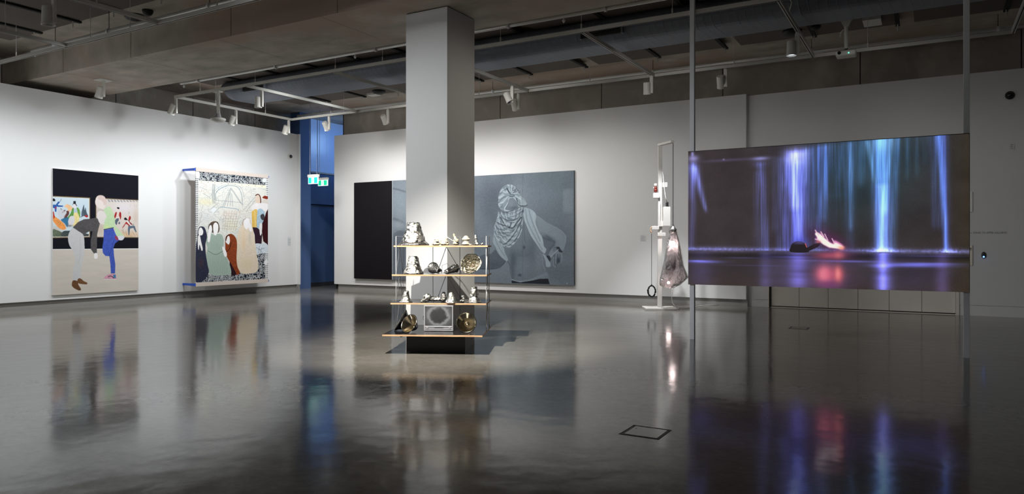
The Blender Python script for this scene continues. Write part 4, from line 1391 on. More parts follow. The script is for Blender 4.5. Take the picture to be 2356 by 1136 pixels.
    folds = [([(120, 430), (150, 480), (220, 500), (290, 470), (330, 410)], 10, (66, 74, 84)),
             ([(118, 450), (160, 510), (230, 530), (300, 490), (332, 430)], 8, (168, 182, 190)),
             ([(115, 440), (190, 460), (260, 450), (325, 395)], 8, (160, 174, 182)),
             ([(125, 470), (170, 545), (205, 560), (220, 520)], 12, (56, 62, 72)),
             ([(200, 560), (235, 565), (270, 520), (310, 470)], 14, (54, 60, 70)),
             ([(85, 510), (120, 530), (165, 545)], 9, (56, 62, 72)),
             ([(80, 530), (120, 552), (160, 560)], 7, (168, 182, 190)),
             ([(78, 545), (110, 575), (160, 585)], 8, (62, 70, 80)),
             ([(75, 585), (130, 600), (200, 590), (260, 560)], 6, (150, 164, 172)),
             ([(90, 620), (150, 640), (190, 632), (250, 580)], 4, (74, 84, 94)),
             ([(120, 670), (150, 715), (200, 680), (260, 600), (300, 520)], 10, (60, 68, 78)),
             ([(112, 655), (155, 700), (215, 640), (270, 560)], 7, (156, 170, 178)),
             ([(140, 700), (170, 725), (230, 670), (290, 590), (315, 500)], 6, (150, 164, 172)),
             ([(165, 730), (215, 712), (270, 650), (305, 580)], 7, (76, 86, 96)),
             ([(322, 400), (315, 480), (300, 560)], 8, (64, 72, 82)),
             ([(105, 450), (92, 500), (80, 560)], 5, (150, 164, 172))]
    folds += [([(100, 480), (90, 560), (80, 620)], 4, (84, 94, 104)), ([(130, 600), (190, 612), (250, 590)], 3, (70, 78, 88)), ([(150, 430), (240, 428), (310, 395)], 4, (70, 78, 88)),
              ([(230, 545), (270, 500), (318, 430)], 5, (172, 186, 194)), ([(128, 640), (160, 690), (205, 655), (262, 575)], 4, (176, 190, 198)), ([(180, 725), (228, 690), (280, 620), (300, 560)], 4, (176, 190, 198)),
              ([(150, 500), (185, 560), (210, 575), (226, 540)], 4, (176, 190, 198)), ([(84, 500), (118, 518), (160, 532)], 4, (182, 194, 202)), ([(96, 600), (140, 612), (200, 604)], 4, (60, 68, 78)),
              ([(250, 690), (290, 620), (312, 540)], 4, (58, 66, 76)), ([(200, 470), (262, 452), (320, 412)], 5, (60, 68, 78))]
    wn = vnoise(ny, nx, 14, 36, 45, 3, 0.6)
    q0 = c.loc([(225, 385)])[0]
    kk = c.k()
    rr = np.hypot((c.X - q0[0]) / kk, (c.Y - q0[1]) / kk / 1.45)
    st = np.sin(2 * PI * (rr / 30.0 + 1.6 * wn)) * 26 + np.sin(2 * PI * (rr / 13.0 + 2.4 * wn)) * 10
    c.c += (st * ch)[:, :, None]
    for q, w_, col in folds:
        c.line(q, w_ * 0.8, col, clip=ch, soft=1.8, alpha=0.8)
    # the head
    hm = c.poly([(100, 330), (110, 260), (130, 215), (160, 185), (200, 172), (240, 182), (272, 215), (290, 250), (310, 290), (300, 360), (280, 385), (230, 410), (180, 415), (130, 400), (105, 370)], (148, 161, 170), True)
    face = c.poly([(205, 310), (235, 295), (265, 320), (290, 365), (270, 385), (225, 408), (190, 405), (165, 395), (190, 350)], (112, 123, 133), True, clip=None)
    c.blob((215, 345), 30, 30, (128, 140, 150), 0.7, clip=face)
    c.blob((250, 385), 40, 14, (84, 94, 104), 0.7, clip=face)
    c.poly([(250, 270), (300, 275), (340, 310), (365, 355), (350, 368), (320, 362), (285, 370), (270, 330)], (146, 160, 168), True)
    c.line([(268, 300), (290, 360), (350, 366), (364, 356)], 5, (48, 54, 64), soft=1.2)
    hf = [([(105, 340), (135, 300), (190, 270), (240, 265)], 9, (70, 78, 88)), ([(108, 300), (140, 255), (190, 240)], 7, (160, 173, 180)),
          ([(112, 275), (150, 225), (185, 205)], 6, (88, 98, 108)), ([(110, 325), (150, 285), (205, 262)], 6, (168, 180, 188)),
          ([(180, 205), (195, 235), (212, 255)], 12, (42, 48, 58)), ([(235, 225), (262, 222), (282, 228)], 10, (58, 66, 76)),
          ([(240, 245), (268, 240), (295, 246)], 8, (60, 68, 78)), ([(228, 210), (250, 205), (270, 212)], 6, (64, 72, 82)),
          ([(130, 215), (180, 190), (220, 205)], 6, (106, 117, 127)), ([(205, 280), (235, 280), (250, 270)], 10, (58, 66, 76)),
          ([(115, 355), (135, 350)], 5, (50, 58, 68)), ([(118, 368), (140, 362)], 5, (50, 58, 68)), ([(122, 380), (142, 374)], 5, (54, 62, 72)),
          ([(205, 300), (190, 350), (165, 395)], 4, (76, 86, 96)), ([(112, 415), (170, 425), (240, 405), (290, 380)], 6, (64, 72, 82)),
          ([(140, 330), (190, 300), (200, 290)], 5, (150, 164, 172))]
    hf += [([(120, 320), (160, 275), (210, 252)], 3, (78, 88, 98)), ([(130, 240), (170, 205), (215, 190)], 3, (172, 184, 192)), ([(250, 200), (270, 226), (290, 262)], 3, (176, 188, 196)), ([(150, 385), (175, 350), (190, 320)], 4, (98, 108, 118)),
           ([(100, 300), (102, 350), (112, 400)], 4, (70, 78, 88)), ([(285, 285), (320, 300), (345, 330)], 3, (112, 124, 134))]
    q0 = c.loc([(218, 268)])[0]
    th = np.arctan2(c.Y - q0[1], c.X - q0[0])
    rr = np.hypot(c.X - q0[0], c.Y - q0[1]) / kk
    st = (np.sin(11 * th + 9 * wn) * 24 + np.sin(25 * th + 14 * wn) * 9) * np.clip(rr / 40, 0, 1)
    hm2 = np.clip(hm - face, 0, 1)
    c.c += (st * hm2)[:, :, None]
    for q, w_, col in hf:
        c.line(q, w_ * 0.7, col, soft=1.6, alpha=0.85)
    c.blob((724, 1065), 7, 7, (150, 160, 166), 0.9, pw=5)
    # print grain: even over the whole canvas
    c.c += ((fine - 0.5) * 12)[:, :, None]
    c.c += (np.random.default_rng(3).random((ny, nx)) - 0.5)[:, :, None] * 10
    for xx in (-12.05, -10.59, P(1203, 450, 1, Y).x):
        i = int((xx - xa) / (x1 - xa) * (nx - 1))
        c.c[:, i:i + 1] *= 0.75
    c.c[:, 0:4] = (180, 190, 196)
    c.build('photo_canvas', canvas_mat, t, 0.0)
photo_panels()


# ------------------------------------------------------------------ 4: video on the hanging screen
def video_screen():
    Y = 10.37
    x0, x1, z0, z1 = -3.022, 0.448, 0.807, 2.746
    t = thing('projection_screen', ((x0 + x1) / 2, Y, 0.0), 'large screen on two pale posts showing blue waterfalls and a flame', 'screen')
    MB().box((x0, Y + 0.002, z0), (x1, Y + 0.03, z1)).build('screen_board', M['case_dark'], t)
    # posts
    pm = mat('post_paint', srgb(240, 243, 248), 0.5, var=0.02)
    for xa in (P(1585.3, 740, 1, Y).x, P(2217, 740, 1, Y).x):
        bev(MB().box((xa, Y + 0.032, 0), (xa + 0.066, Y + 0.098, SL)).build('post', pm, t), 0.003)
    nx, ny = 840, 480
    c = Canvas(1, Y, x0, x1, z0, z1, nx, ny, (62, 56, 56))
    W, Hh = nx - 1, ny - 1
    X, Yy = c.X / W, c.Y / Hh
    c.crop(1570, 290, 2.84)
    def xf(px):
        return (c.loc([(px, 500)])[0][0]) / W
    hor = c.loc([(960, 822)])[0][1] / Hh
    # ground tone: mauve-brown left, teal middle top, olive right
    base = np.zeros((ny, nx, 3))
    base[:] = (60, 54, 58)
    def mixc(a, col):
        nonlocal base
        a = np.clip(a, 0, 1)[:, :, None]
        base = base * (1 - a) + np.array(col, float) * a
    mixc(np.exp(-((X - 0.1) / 0.25) ** 2) * 0.6, (66, 58, 66))
    mixc(np.exp(-(((X - 0.68) / 0.22) ** 2 + ((Yy - 0.15) / 0.35) ** 2)) * 0.8, (48, 72, 84))
    mixc(np.exp(-(((X - 0.6) / 0.12) ** 2 + ((Yy - 0.35) / 0.25) ** 2)) * 0.5, (46, 62, 66))
    mixc(np.clip((X - 0.92) / 0.08, 0, 1) * 0.8, (62, 56, 46))
    mixc(np.clip((Yy - 0.9) / 0.1, 0, 1) * 0.5, (66, 56, 46))
    mixc(np.clip((0.02 - X) / 0.02, 0, 1) * 0.4, (66, 56, 50))
    fib = vnoise(ny, nx, 2, 300, 51, 2, 0.8)
    fib2 = vnoise(ny, nx, 3, 90, 52, 3, 0.7)
    cl = vnoise(ny, nx, 7, 10, 53, 3)
    c.c = base * np.array([0.93, 0.90, 0.85])
    c.c += ((cl - 0.5) * 14)[:, :, None]
    above = np.clip((hor - Yy) / 0.012, 0, 1)
    glow = np.zeros((ny, nx, 3))

    def fall(pxs, w0, w1, y0, y1, col, amp, fibre=0.5, fade=0.0):
        """a curtain of water: centre px at top/bottom, half widths, from crop-y y0 to y1"""
        ya, yb = c.loc([(960, y0)])[0][1] / Hh, c.loc([(960, y1)])[0][1] / Hh
        tt = np.clip((Yy - ya) / max(1e-6, yb - ya), 0, 1)
        if len(pxs) == 2:
            cxx = xf(pxs[0]) * (1 - tt) + xf(pxs[1]) * tt
        else:
            cxx = xf(pxs[0]) * (1 - tt) ** 2 + 2 * xf(pxs[1]) * tt * (1 - tt) + xf(pxs[2]) * tt ** 2
        ww = 1.35 * (w0 * (1 - tt) + w1 * tt) / 1836.0
        a = np.exp(-np.abs((X - cxx) / ww) ** 2.2)
        a *= np.clip((Yy - ya) / 0.03, 0, 1) * np.clip((yb - Yy) / 0.05, 0, 1) if y1 < 815 else np.clip((Yy - ya) / 0.03 + 0.02, 0, 1) * above
        a *= (1 - fade * tt) * (1 - fibre + fibre * 2.1 * np.clip((0.5 * fib + 0.5 * fib2 - 0.26) / 0.48, 0, 1) ** 1.15)
        glow_ = a[:, :, None] * np.array(col, float) * amp
        return glow_
    B, V, T_, Wt = (70, 84, 160), (92, 96, 200), (40, 110, 150), (150, 160, 235)
    F = [((65, 65, 60), 22, 20, 170, 815, (84, 86, 150), 0.9, .5, .5), ((70, 110, 160), 30, 10, 180, 560, (110, 115, 190), 0.9, .5, .6), ((84, 118, 158), 14, 12, 205, 560, (110, 116, 195), 0.9, .45, .5), ((60, 50, 48), 22, 18, 200, 480, (84, 90, 165), 0.7, .5, .6),
         ((510, 545), 24, 22, 200, 815, (88, 96, 180), 0.75, .6, .25), ((505, 505), 50, 40, 195, 260, (110, 110, 190), 0.6, .5, .5), ((490, 500), 24, 30, 260, 815, (60, 66, 120), 0.4, .7, .3),
         ((620, 610), 20, 24, 170, 700, (60, 66, 125), 0.5, .6, .4), ((660, 650), 20, 40, 170, 815, (60, 66, 130), 0.55, .7, .2),
         ((745, 745), 60, 62, 120, 815, (80, 84, 190), 0.85, .5, .1), ((750, 740), 46, 34, 140, 560, (150, 150, 240), 1.0, .35, .5), ((765, 772), 24, 26, 200, 815, (110, 116, 240), 0.8, .5, .0),
         ((810, 800), 10, 12, 120, 400, (150, 160, 220), 0.7, .5, .6), ((715, 740), 14, 14, 140, 815, (100, 104, 210), 0.6, .6, .1), ((700, 660), 14, 16, 180, 420, (110, 112, 190), 0.5, .5, .6),
         ((850, 840), 16, 16, 115, 700, (64, 90, 160), 0.6, .6, .5), ((895, 890), 14, 18, 110, 815, (70, 100, 180), 0.7, .6, .4), ((938, 925), 9, 14, 105, 640, (90, 130, 210), 0.8, .5, .4),
         ((920, 905), 30, 26, 110, 815, (60, 70, 140), 0.5, .6, .3), ((1000, 1000), 60, 60, 105, 500, (44, 74, 110), 0.5, .5, .6), ((1098, 1102), 8, 12, 96, 700, (110, 160, 210), 0.75, .5, .5),
         ((1090, 1100), 24, 24, 96, 815, (50, 76, 130), 0.5, .6, .3), ((1170, 1170), 22, 20, 90, 420, (50, 90, 130), 0.6, .6, .5), ((1205, 1240, 1265), 14, 10, 92, 420, (110, 170, 200), 0.7, .5, .5),
         ((1300, 1308), 44, 34, 84, 815, (96, 128, 210), 0.85, .35, .0), ((1290, 1305), 26, 26, 84, 815, (100, 160, 220), 0.8, .3, .25), ((1300, 1312), 30, 24, 380, 815, (110, 112, 220), 0.7, .3, .0),
         ((1365, 1345, 1325), 14, 14, 80, 600, (110, 170, 210), 0.8, .5, .5), ((1408, 1390, 1370), 12, 20, 80, 815, (70, 120, 180), 0.65, .6, .4), ((1470, 1470), 12, 10, 76, 400, (46, 90, 120), 0.6, .6, .5),
         ((1530, 1530), 14, 10, 74, 380, (46, 84, 110), 0.5, .6, .5), ((1585, 1585), 14, 10, 72, 300, (44, 80, 104), 0.4, .6, .5),
         ((1660, 1665), 26, 22, 60, 700, (60, 84, 150), 0.6, .6, .4), ((1680, 1705, 1725), 15, 9, 58, 815, (96, 140, 225), 0.95, .35, .1), ((1700, 1720, 1728), 22, 14, 58, 815, (70, 90, 200), 0.6, .5, .1),
         ((1240, 1240), 300, 200, 60, 380, (14, 30, 44), 0.6, .6, .7), ((900, 900), 220, 160, 80, 700, (16, 20, 44), 0.6, .8, .4)]
    for pxs, a_, b_, ya, yb, col, am, fi, fa in F:
        glow += fall(pxs, a_, b_, ya, yb, col, am, fi, fa)
    c.c += glow * np.array([0.44, 0.50, 0.60])
    # fuzzy spouts at the head of the falls, a faint ledge between them
    for px, py, rx, ry, col in ((66, 180, 9, 16, (90, 96, 150)), (70, 212, 34, 22, (104, 108, 170)), (510, 212, 46, 12, (84, 88, 150)), (735, 190, 55, 48, (90, 88, 120)), (300, 222, 170, 9, (24, 24, 44)),
                                (270, 218, 6, 6, (60, 60, 90)), (1310, 100, 60, 60, (40, 60, 70))):
        c.blob((px, py), rx, ry, col, 0.9, add=True)
    # foam along the water line
    hy = hor - 0.004 + 0.012 * (X - 0.5)
    tex = vnoise(ny, nx, 90, 180, 55, 3)
    fo = np.exp(-np.abs((Yy - hy + 0.008) / 0.014) ** 1.5) * (0.45 + 0.9 * tex)
    peak = 0.55 + 0.5 * np.exp(-((X - xf(1310)) / 0.06) ** 2) + 0.35 * np.exp(-((X - xf(1740)) / 0.04) ** 2) + 0.3 * np.exp(-((X - 0.1) / 0.12) ** 2)
    c.c += (fo * peak)[:, :, None] * np.array([92, 102, 190.])
    sp = np.exp(-(((X - xf(1315)) / 0.035) ** 2)) * np.exp(-np.clip(hor - Yy, 0, 1) / 0.035) * (Yy < hor)
    c.c += (sp * (0.4 + tex))[:, :, None] * np.array([90, 96, 190.])
    sp = np.exp(-(((X - xf(1740)) / 0.02) ** 2)) * np.exp(-np.clip(hor - Yy, 0, 1) / 0.02) * (Yy < hor)
    c.c += (sp * (0.4 + tex))[:, :, None] * np.array([80, 90, 200.])
    # the water below: mirrored columns, long ripples
    below = np.clip((Yy - hor) / 0.01, 0, 1)
    dk = np.exp(-((Yy - hor - 0.03) / 0.02) ** 2) * below * 0.35
    c.c *= (1 - dk)[:, :, None]
    ph = vnoise(ny, nx, 26, 3, 57, 2)
    for px, w_, col, am in ((755, 60, (60, 60, 150), .75), (1312, 48, (80, 84, 200), .8), (1310, 20, (60, 70, 170), .5), (1700, 40, (60, 50, 110), .5), (540, 40, (40, 40, 90), .5),
                            (120, 100, (26, 26, 60), .6), (930, 200, (34, 26, 70), .6), (640, 140, (20, 20, 50), .6), (1500, 200, (16, 16, 40), .5)):
        a = np.exp(-((X - xf(px)) / (w_ / 1836)) ** 2) * below * (0.6 + 0.7 * ph)
        c.c += a[:, :, None] * np.array(col, float) * am
    for px, py, rx, ry, am in ((140, 885, 110, 9, .8), (90, 880, 60, 5, .5), (390, 860, 110, 4, .35), (1510, 908, 170, 11, .95), (1620, 898, 140, 6, .5), (1130, 885, 120, 6, .5), (720, 855, 120, 4, .4),
                               (1000, 880, 200, 4, .35), (1640, 850, 160, 4, .3), (1300, 915, 60, 10, .5), (440, 910, 200, 4, .2)):
        c.blob((px, py), rx, ry, (58 * am, 64 * am, 160 * am), 1.0, add=True)
    # pink mirror of the flame
    rip = vnoise(ny, nx, 90, 3, 58, 2)
    c.blob((965, 845), 80, 20, (190, 90, 110), 0.9)
    c.blob((1020, 840), 26, 22, (240, 130, 130), 0.8)
    c.blob((930, 968), 46, 52, (236, 112, 140), 1.0)
    c.blob((925, 965), 26, 34, (255, 170, 180), 0.7)
    c.blob((1018, 968), 24, 46, (250, 120, 120), 1.0)
    c.blob((1014, 965), 11, 28, (255, 190, 170), 0.7)
    c.blob((965, 968), 76, 46, (206, 90, 120), 0.55)
    c.blob((955, 1035), 70, 22, (120, 56, 110), 0.6)
    for i in range(9):
        c.line([(880, 832 + i * 6), (960, 829 + i * 6), (1040, 833 + i * 6)], 1.6, (100, 50, 80), alpha=0.5)
    # dark floating head and raised arm
    c.blob((765, 765), 50, 36, (80, 84, 190), 0.8)
    c.poly([(708, 822), (707, 790), (718, 766), (745, 754), (780, 756), (805, 770), (818, 795), (820, 824)], (36, 30, 34), True)
    c.blob((765, 762), 40, 9, (90, 84, 140), 0.8)
    c.poly([(812, 800), (850, 775), (885, 764), (900, 768), (890, 785), (850, 806), (822, 815)], (38, 32, 36), True)
    c.line([(803, 768), (812, 790)], 4, (240, 110, 90), soft=1.0)
    # flame
    c.blob((960, 750), 110, 50, (120, 40, 110), 0.55, rot=32)
    fl = [[(868, 682), (880, 700), (905, 700), (930, 730), (960, 755), (985, 770), (990, 745), (1010, 752), (1040, 770), (1058, 790), (1050, 806), (1010, 800), (960, 795), (925, 775), (890, 745), (872, 740), (880, 725), (872, 705)]]
    for q in fl:
        c.poly(q, (240, 150, 205), False, soft=2)
    c.poly([(874, 695), (888, 705), (908, 712), (935, 738), (960, 760), (985, 778), (1000, 760), (1030, 775), (1045, 792), (1020, 798), (960, 792), (920, 772), (884, 740), (880, 715)], (252, 244, 236), False, soft=1)
    c.line([(880, 705), (920, 745), (970, 778), (1035, 790)], 20, (255, 250, 240), soft=2)
    c.blob((1040, 795), 18, 12, (250, 150, 120), 0.8)
    c.blob((888, 755), 14, 8, (240, 130, 120), 0.7)
    for q in ([(868, 680), (890, 712)], [(905, 690), (925, 722)], [(930, 705), (950, 745)], [(978, 735), (992, 762)], [(868, 738), (900, 748)]):
        c.line(q, 5, (246, 200, 222), soft=1.2)
    c.c += (np.random.default_rng(9).random((ny, nx)) - 0.5)[:, :, None] * 9
    c.c = np.clip(c.c, 0, 255)
    c.build('video_picture', video_mat, t, 0.0)
    fr = MB()
    MB().box((x0, Y - 0.004, z1 - 0.004), (x1, Y + 0.03, z1 + 0.004)).build('screen_edge', M['case_dark'], t)
    MB().box((x1, Y - 0.004, z0), (x1 + 0.006, Y + 0.03, z1)).build('screen_edge', M['case_dark'], t)
video_screen()

# ================================================================== SHELVES WITH CAST OBJECTS
SH = math.radians(25.85)
SO = Vector((-5.845, 7.367, 0))
ST = Matrix.Translation(SO) @ Matrix.Rotation(SH, 4, 'Z')       # local x right, y back, z up


def slocal(p):
    return ST.inverted() @ Vector(p)


def S(x, y, z):
    return ST @ Vector((x, y, z))


SHELF = [(-0.325, 0.775, 0.262), (0.107, 0.775, 0.624), (0.177, 0.775, 0.994), (0.277, 0.775, 1.377)]
XA, XB = -0.235, 1.03
unit = thing('shelving_unit', SO, 'four-tier shelving of black boards with plywood edges and steel rods on a dark plinth', 'shelf', rz=SH)
MB().box((0, 0, 0), (0.768, 0.76, 0.2), T=ST).build('plinth', M['plinth'], unit)
for k, (ya, yb, z) in enumerate(SHELF):
    m = MB()
    m.box((XA, ya, z - 0.020), (XB, yb, z), 0, ST)
    m.m = [0, 0, 1, 1, 1, 1]
    m.build('shelf_board', [M['laminate'], M['ply']], unit)
MB().box((0.02, 0.02, 0.2), (0.75, 0.74, 0.242), T=ST).build('plinth_top', M['plinth'], unit)

R_ = 0.0042
def rod(pts, name='rod'):
    MB().tube([S(*p) for p in pts], R_, 8).build(name, M['rod'], unit, smooth=True)

TOPZ = 1.50
LXF, LXB, RXF, RXB = -0.195, -0.203, 1.008, 1.008
zs = [s[2] for s in SHELF]
# side frames: two uprights joined on top, thin braces in between
for xf_, yf_, xb_, yb_ in ((LXF, 0.25, LXB, 0.70), (RXF, 0.30, RXB, 0.70)):
    rod([(xf_, yf_, 0.262), (xf_, yf_, TOPZ), (xb_, yb_, TOPZ), (xb_, yb_, 0.262)], 'side_frame')
    for z0, z1 in zip(zs[:-1], zs[1:]):
        rod([(xf_, yf_ + 0.01, z0), ((xf_ + xb_) / 2, 0.47, z1 - 0.02), (xb_, yb_ - 0.01, z0)], 'side_brace')
# back frame with crossed braces
bx0, bx1 = 0.211, 0.591
rod([(bx0, 0.74, 0.262), (bx0, 0.74, TOPZ), (bx1, 0.74, TOPZ), (bx1, 0.74, 0.262)], 'back_frame')
for z0, z1 in zip(zs[1:-1], zs[2:]):
    rod([((bx0 + bx1) / 2, 0.74, z1 - 0.02), (bx0 + 0.06, 0.74, z0)], 'back_brace')
    rod([((bx0 + bx1) / 2, 0.74, z1 - 0.02), (bx1 + 0.02, 0.74, z0)], 'back_brace')
rod([((bx0 + bx1) / 2, 0.74, TOPZ), (bx0 + 0.02, 0.74, 1.38)], 'back_brace')
rod([((bx0 + bx1) / 2, 0.74, TOPZ), (bx1, 0.74, 1.38)], 'back_brace')


def rough(o, amp, freq, seed, zmin=None, center=None):
    """beaten, lumpy skin; keeps the foot flat"""
    me = o.data
    n = len(me.vertices)
    me.update()
    off = Vector((seed * 3.1, seed * 1.7, seed * 0.9))
    nr = [v.normal.copy() for v in me.vertices]
    for i, v in enumerate(me.vertices):
        d = noise.noise(v.co * freq + off) * amp + noise.noise(v.co * freq * 2.7 + off) * amp * 0.5
        v.co += nr[i] * d
        if zmin is not None and v.co.z < zmin:
            v.co.z = zmin
    me.update()
    return o


def place(u, v, k, ydef=None):
    """foot point on shelf k from its photo position"""
    z = SHELF[k][2]
    if ydef is not None:
        # intersect the sight line with the plane y=ydef of the unit
        r = ray(u, v)
        q0, q1 = slocal((0, 0, EYE)), slocal(Vector((0, 0, EYE)) + r)
        t = (ydef - q0.y) / (q1.y - q0.y)
        p = q0 + (q1 - q0) * t
        return Vector((p.x, ydef, z))
    p = slocal(P(u, v, 2, z))
    return Vector((p.x, p.y, z))


CASTS = 'cast metal objects on the shelves'


def bell(label, u, v, k, prof, material, amp, freq, seed, ydef=None, n=56, tilt=None, name='cast_bell', sub=14):
    p = place(u, v, k, ydef)
    pr = []
    for (r0, z0), (r1, z1) in zip(prof, prof[1:]):
        L = math.hypot(r1 - r0, z1 - z0)
        c = max(1, int(L / 0.012))
        for i in range(c):
            t = i / c
            pr.append((r0 + (r1 - r0) * t, z0 + (z1 - z0) * t))
    pr.append(prof[-1])
    T = ST @ Matrix.Translation(p)
    o = MB().lathe(pr, n, T).build(name, material, smooth=True)
    rough(o, amp, freq, seed, zmin=p.z + 0.0005)
    tag(o, label, 'sculpture', CASTS)
    set_origin(o, T.translation)
    return o


def set_origin(o, l):
    l = Vector(l)
    for v in o.data.vertices:
        v.co -= l
    o.location = l
    o.data.update()


def lying(label, p0, p1, prof, material, amp, freq, seed, name='cast_tube', n=40, flat=None):
    """a turned shape along the axis p0 -> p1 (unit coordinates); prof along the unit length in metres"""
    a, b = S(*p0), S(*p1)
    d = (b - a).normalized()
    T = Matrix.Translation(a) @ d.to_track_quat('Z', 'X').to_matrix().to_4x4()
    pr = []
    for (r0, z0), (r1, z1) in zip(prof, prof[1:]):
        L = math.hypot(r1 - r0, z1 - z0)
        c = max(1, int(L / 0.012))
        for i in range(c):
            pr.append((r0 + (r1 - r0) * i / c, z0 + (z1 - z0) * i / c))
    pr.append(prof[-1])
    o = MB().lathe(pr, n, T).build(name, material, smooth=True)
    rough(o, amp, freq, seed, zmin=flat)
    tag(o, label, 'sculpture', CASTS)
    set_origin(o, a)
    return o


# --- top board: large bell
px = 9.75 / FPX
bell('largest rough silver bell cone, at the left end of the top board', 952, 565, 3,
     [(0, 0), (0.2, 0), (0.215, 0.004), (0.205, 0.02), (0.17, 0.05), (0.145, 0.11), (0.118, 0.18), (0.098, 0.25), (0.086, 0.305), (0.076, 0.312), (0, 0.30)],
     M['silver'], 0.013, 26, 1, ydef=0.50)


def lump(label, u, v, k, parts, material, ydef, name, amp=0.01, freq=34, seed=3, group=CASTS, cat='sculpture'):
    """one cast of merging lumps: parts = (dx, dy, dz, rx, ry, rz) in metres over the foot point"""
    p = place(u, v, k, ydef)
    import bmesh
    bm = bmesh.new()
    for dx, dy, dz, rx, ry, rz in parts:
        r = bmesh.ops.create_icosphere(bm, subdivisions=3, radius=1.0)
        T = ST @ Matrix.Translation(p + Vector((dx, dy, dz))) @ Matrix.Diagonal((rx, ry, rz, 1))
        bmesh.ops.transform(bm, matrix=T, verts=r['verts'])
    me = bpy.data.meshes.new(name)
    bm.to_mesh(me)
    bm.free()
    for q in me.polygons:
        q.use_smooth = True
    me.materials.append(material)
    o = bpy.data.objects.new(name, me)
    COL.objects.link(o)
    set_origin(o, ST @ p)
    m = o.modifiers.new('merge', 'REMESH')
    m.mode = 'VOXEL'
    m.voxel_size = 0.0045
    m.use_smooth_shade = True
    dg = bpy.context.evaluated_depsgraph_get()
    me2 = bpy.data.meshes.new_from_object(o.evaluated_get(dg))
    o.modifiers.clear()
    o.data = me2
    me2.name = name
    if not me2.materials:
        me2.materials.append(material)
    rough(o, amp, freq, seed, zmin=0.0005)
    tag(o, label, cat, group)
    return o


lump('small white and black dome cast, right of the largest bell', 1003, 565, 3,
     [(0, 0, 0.02, 0.058, 0.05, 0.022), (0.0, 0, 0.05, 0.04, 0.036, 0.034), (0.01, 0, 0.075, 0.02, 0.02, 0.014)], M['spotted'], 0.42, 'cast_cup', 0.005, 40, 3)
lump('cream and gold lumpy cast with a small peak, second from the largest bell', 1023, 565, 3,
     [(0, 0, 0.022, 0.06, 0.045, 0.025), (-0.03, 0, 0.035, 0.03, 0.03, 0.03), (0.03, 0, 0.035, 0.03, 0.03, 0.03), (0.012, 0, 0.065, 0.022, 0.02, 0.035)], M['spotted'], 0.45, 'cast_lump', 0.009, 44, 8)
lump('white and black cast with a silver stick leaning left, on the top board', 1049, 565, 3,
     [(0, 0, 0.03, 0.045, 0.04, 0.026), (0.0, 0, 0.065, 0.036, 0.032, 0.028), (-0.005, 0, 0.09, 0.02, 0.018, 0.02), (-0.012, 0, 0.11, 0.015, 0.014, 0.02),
      (-0.022, 0, 0.13, 0.014, 0.013, 0.018), (-0.03, 0, 0.145, 0.013, 0.012, 0.014)], M['spotted'], 0.45, 'cast_stick', 0.006, 40, 5)
lump('cream domed cast on a square foot, on the top board', 1072, 565, 3,
     [(0, 0, 0.02, 0.055, 0.045, 0.02), (0.0, 0, 0.04, 0.045, 0.04, 0.02), (0, 0, 0.085, 0.056, 0.046, 0.022), (0.0, 0, 0.105, 0.038, 0.034, 0.026), (0.055, 0, 0.01, 0.03, 0.02, 0.01)],
     M['plaster'], 0.45, 'cast_dome', 0.004, 34, 9)
lump('slender silver stick cast standing on black lumps, right end of the top board', 1096, 565, 3,
     [(0, 0, 0.02, 0.035, 0.03, 0.022), (-0.02, 0, 0.015, 0.015, 0.02, 0.016), (0.0, 0, 0.05, 0.018, 0.016, 0.022)] +
     [(-0.003 - 0.002 * i, 0, 0.07 + i * 0.016, 0.0165, 0.015, 0.016) for i in range(5)], M['silver_fine'], 0.45, 'cast_stick', 0.005, 40, 12)
lump('tiny silver lump beside the slender stick, on the top board', 1108, 565, 3,
     [(0, 0, 0.014, 0.016, 0.014, 0.014), (0.014, 0, 0.022, 0.014, 0.012, 0.014)], M['silver_fine'], 0.45, 'cast_lump', 0.003, 50, 13)

# --- second board
bell('rough silver bell cone with square skirt, left on the second board', 951, 629.5, 2,
     [(0, 0), (0.13, 0), (0.142, 0.006), (0.13, 0.03), (0.105, 0.07), (0.088, 0.12), (0.074, 0.18), (0.062, 0.228), (0.052, 0.236), (0.045, 0.22), (0, 0.215)],
     M['silver_fine'], 0.010, 34, 21)
z2 = SHELF[2][2]
q0 = place(998, 628, 2, 0.50)
q1 = place(1012, 633, 2, 0.27)
lying('grey lying horn with its narrow end forward, centre left of the second board', (q0.x, 0.44, z2 + 0.082), (q1.x, 0.24, z2 + 0.042),
      [(0, -0.01), (0.062, -0.01), (0.078, 0.0), (0.078, 0.012), (0.062, 0.06), (0.05, 0.12), (0.042, 0.18), (0.036, 0.215), (0.038, 0.235), (0.030, 0.238), (0.022, 0.225), (0.02, 0.19), (0, 0.19)],
      M['gunmetal'], 0.003, 60, 22, flat=z2 + 0.002)
q0 = place(1027, 631, 2, 0.24)
q1 = place(1047, 631, 2, 0.44)
lying('dark scaly lying tube leaning back, centre of the second board', (q0.x, 0.24, z2 + 0.034), (q1.x, 0.42, z2 + 0.075),
      [(0, -0.012), (0.026, -0.012), (0.034, 0.0), (0.036, 0.05), (0.046, 0.12), (0.056, 0.19), (0.06, 0.225), (0.05, 0.235), (0, 0.23)],
      M['gunmetal'], 0.008, 60, 23, flat=z2 + 0.002)


